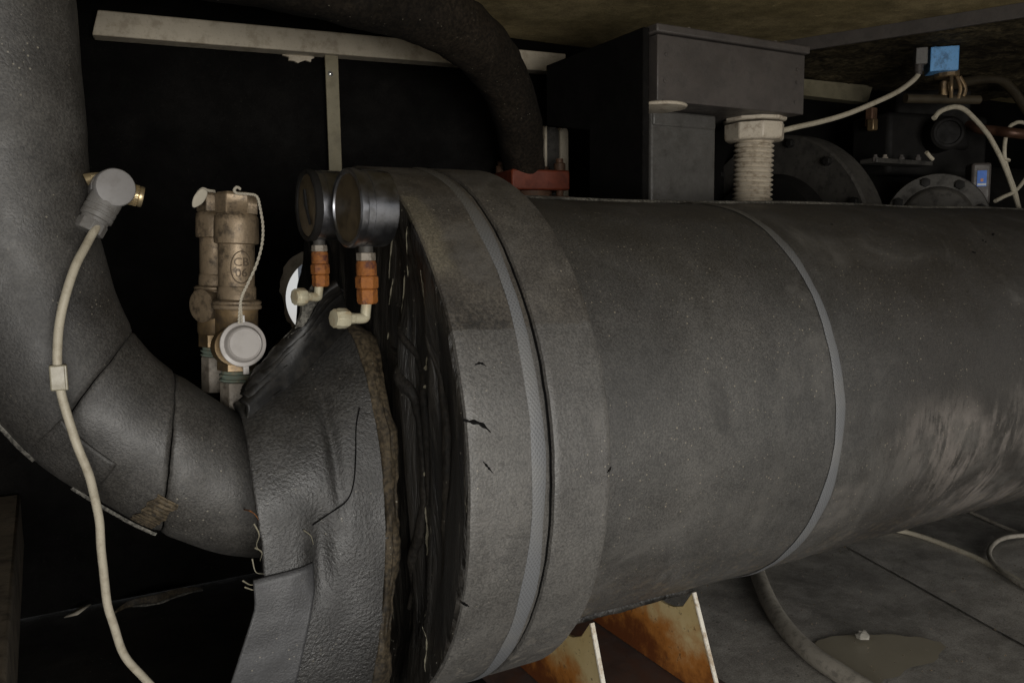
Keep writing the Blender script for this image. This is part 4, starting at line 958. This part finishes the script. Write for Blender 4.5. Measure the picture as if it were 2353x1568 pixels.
# ------------------------------------------------------------------ cables, puddle and grit on the floor
def fcable(pts, r, mt, name, label, lift=.0, n=12):
    P = smooth_path([AZ(x, y, FZ+.012+r+lift) for x, y in pts], 10)
    return tag(MB().tube(P, r, n).build(name, M[mt]), label, 'cable')
fcable([(1700, 1200), (1726, 1270), (1745, 1330), (1772, 1392), (1812, 1450), (1866, 1502), (1940, 1552), (2020, 1600), (2100, 1640)], .0150, 'conduit_grey', 'grey_hose', 'thick grey hose emerging below the vessel and running to the front', 0, 18)
fcable([(1980, 1205), (2060, 1217), (2110, 1229), (2180, 1254), (2250, 1284), (2320, 1322), (2400, 1372)], .0058, 'cable', 'floor_cable', 'white cable lying straight across the rubber floor at lower right')
fcable([(2420, 1228), (2352, 1229), (2310, 1234), (2284, 1247), (2272, 1268), (2280, 1290), (2310, 1318), (2352, 1345), (2420, 1380)], .0050, 'conduit_grey', 'floor_cable', 'looped pale cable on the floor at the right edge', .006)
fcable([(2180, 1155), (2235, 1178), (2290, 1203), (2352, 1228), (2400, 1248)], .0042, 'conduit_grey', 'floor_cable', 'thin pale cable farthest back under the vessel at right')
pc_ = [(1852, 1490), (1900, 1474), (1960, 1463), (2030, 1460), (2100, 1468), (2150, 1480), (2160, 1492), (2120, 1515), (2060, 1545), (2000, 1568), (1960, 1560), (1910, 1530), (1870, 1510)]
cx_, cy_ = 2010, 1508
P = [AZ(cx_+(x-cx_)*1.12, cy_+(y-cy_)*1.12, FZ+.0150) for x, y in pc_]; cP = sum(P, Vector())/len(P)
m = MB(); ringn = []
PS = []
for i in range(len(P)):
    for k in range(4):
        a_, b_ = P[i], P[(i+1) % len(P)]; PS.append(a_.lerp(b_, k/4)+Vector((nz((i+k*.25, 0, 0), 1.7, .012), nz((i+k*.25, 5, 0), 1.7, .012), 0)))
m.add(PS+[cP], [(i, (i+1) % len(PS), len(PS)) for i in range(len(PS))])
tag(m.build('puddle', M['puddle']), 'shallow olive brown puddle on the rubber floor beside the grey hose', 'puddle')
p = AZ(1981, 1464, FZ+.020)
tag(MB().lathe(p, (0, 0, 1), [(.002, -.002), (.010, .001), (.011, .006), (.006, .011), (0, .012)], 9, rn=.004, rs=140).build('pebble', M['pebble'], ang=20), 'single pale pebble at the edge of the puddle', 'pebble')
m = MB()
for i in range(1600):
    x, y = random.uniform(.55, 2.4), random.uniform(-.6, .6)
    if nz((x*3, y*3, 0), 1) < -.15: continue
    s_ = random.uniform(.0006, .0017)*(1.6 if random.random() < .08 else 1); z_ = FZ+.016+nz((x, y, 0), 3.1, .006); a = random.random()*6
    c = Vector((x, y, z_)); m.add([c+Vector((math.cos(a+q*2.1), math.sin(a+q*2.1), -.2))*s_*random.uniform(.6, 1.6) for q in range(3)]+[c+Vector((0, 0, s_))], [(0, 1, 3), (1, 2, 3), (2, 0, 3)])
gr_ = m.build('floor_grit', M['grit'], ang=10); tag(gr_, 'scattered crumbs of grit on the rubber floor', 'grit', kind='stuff')
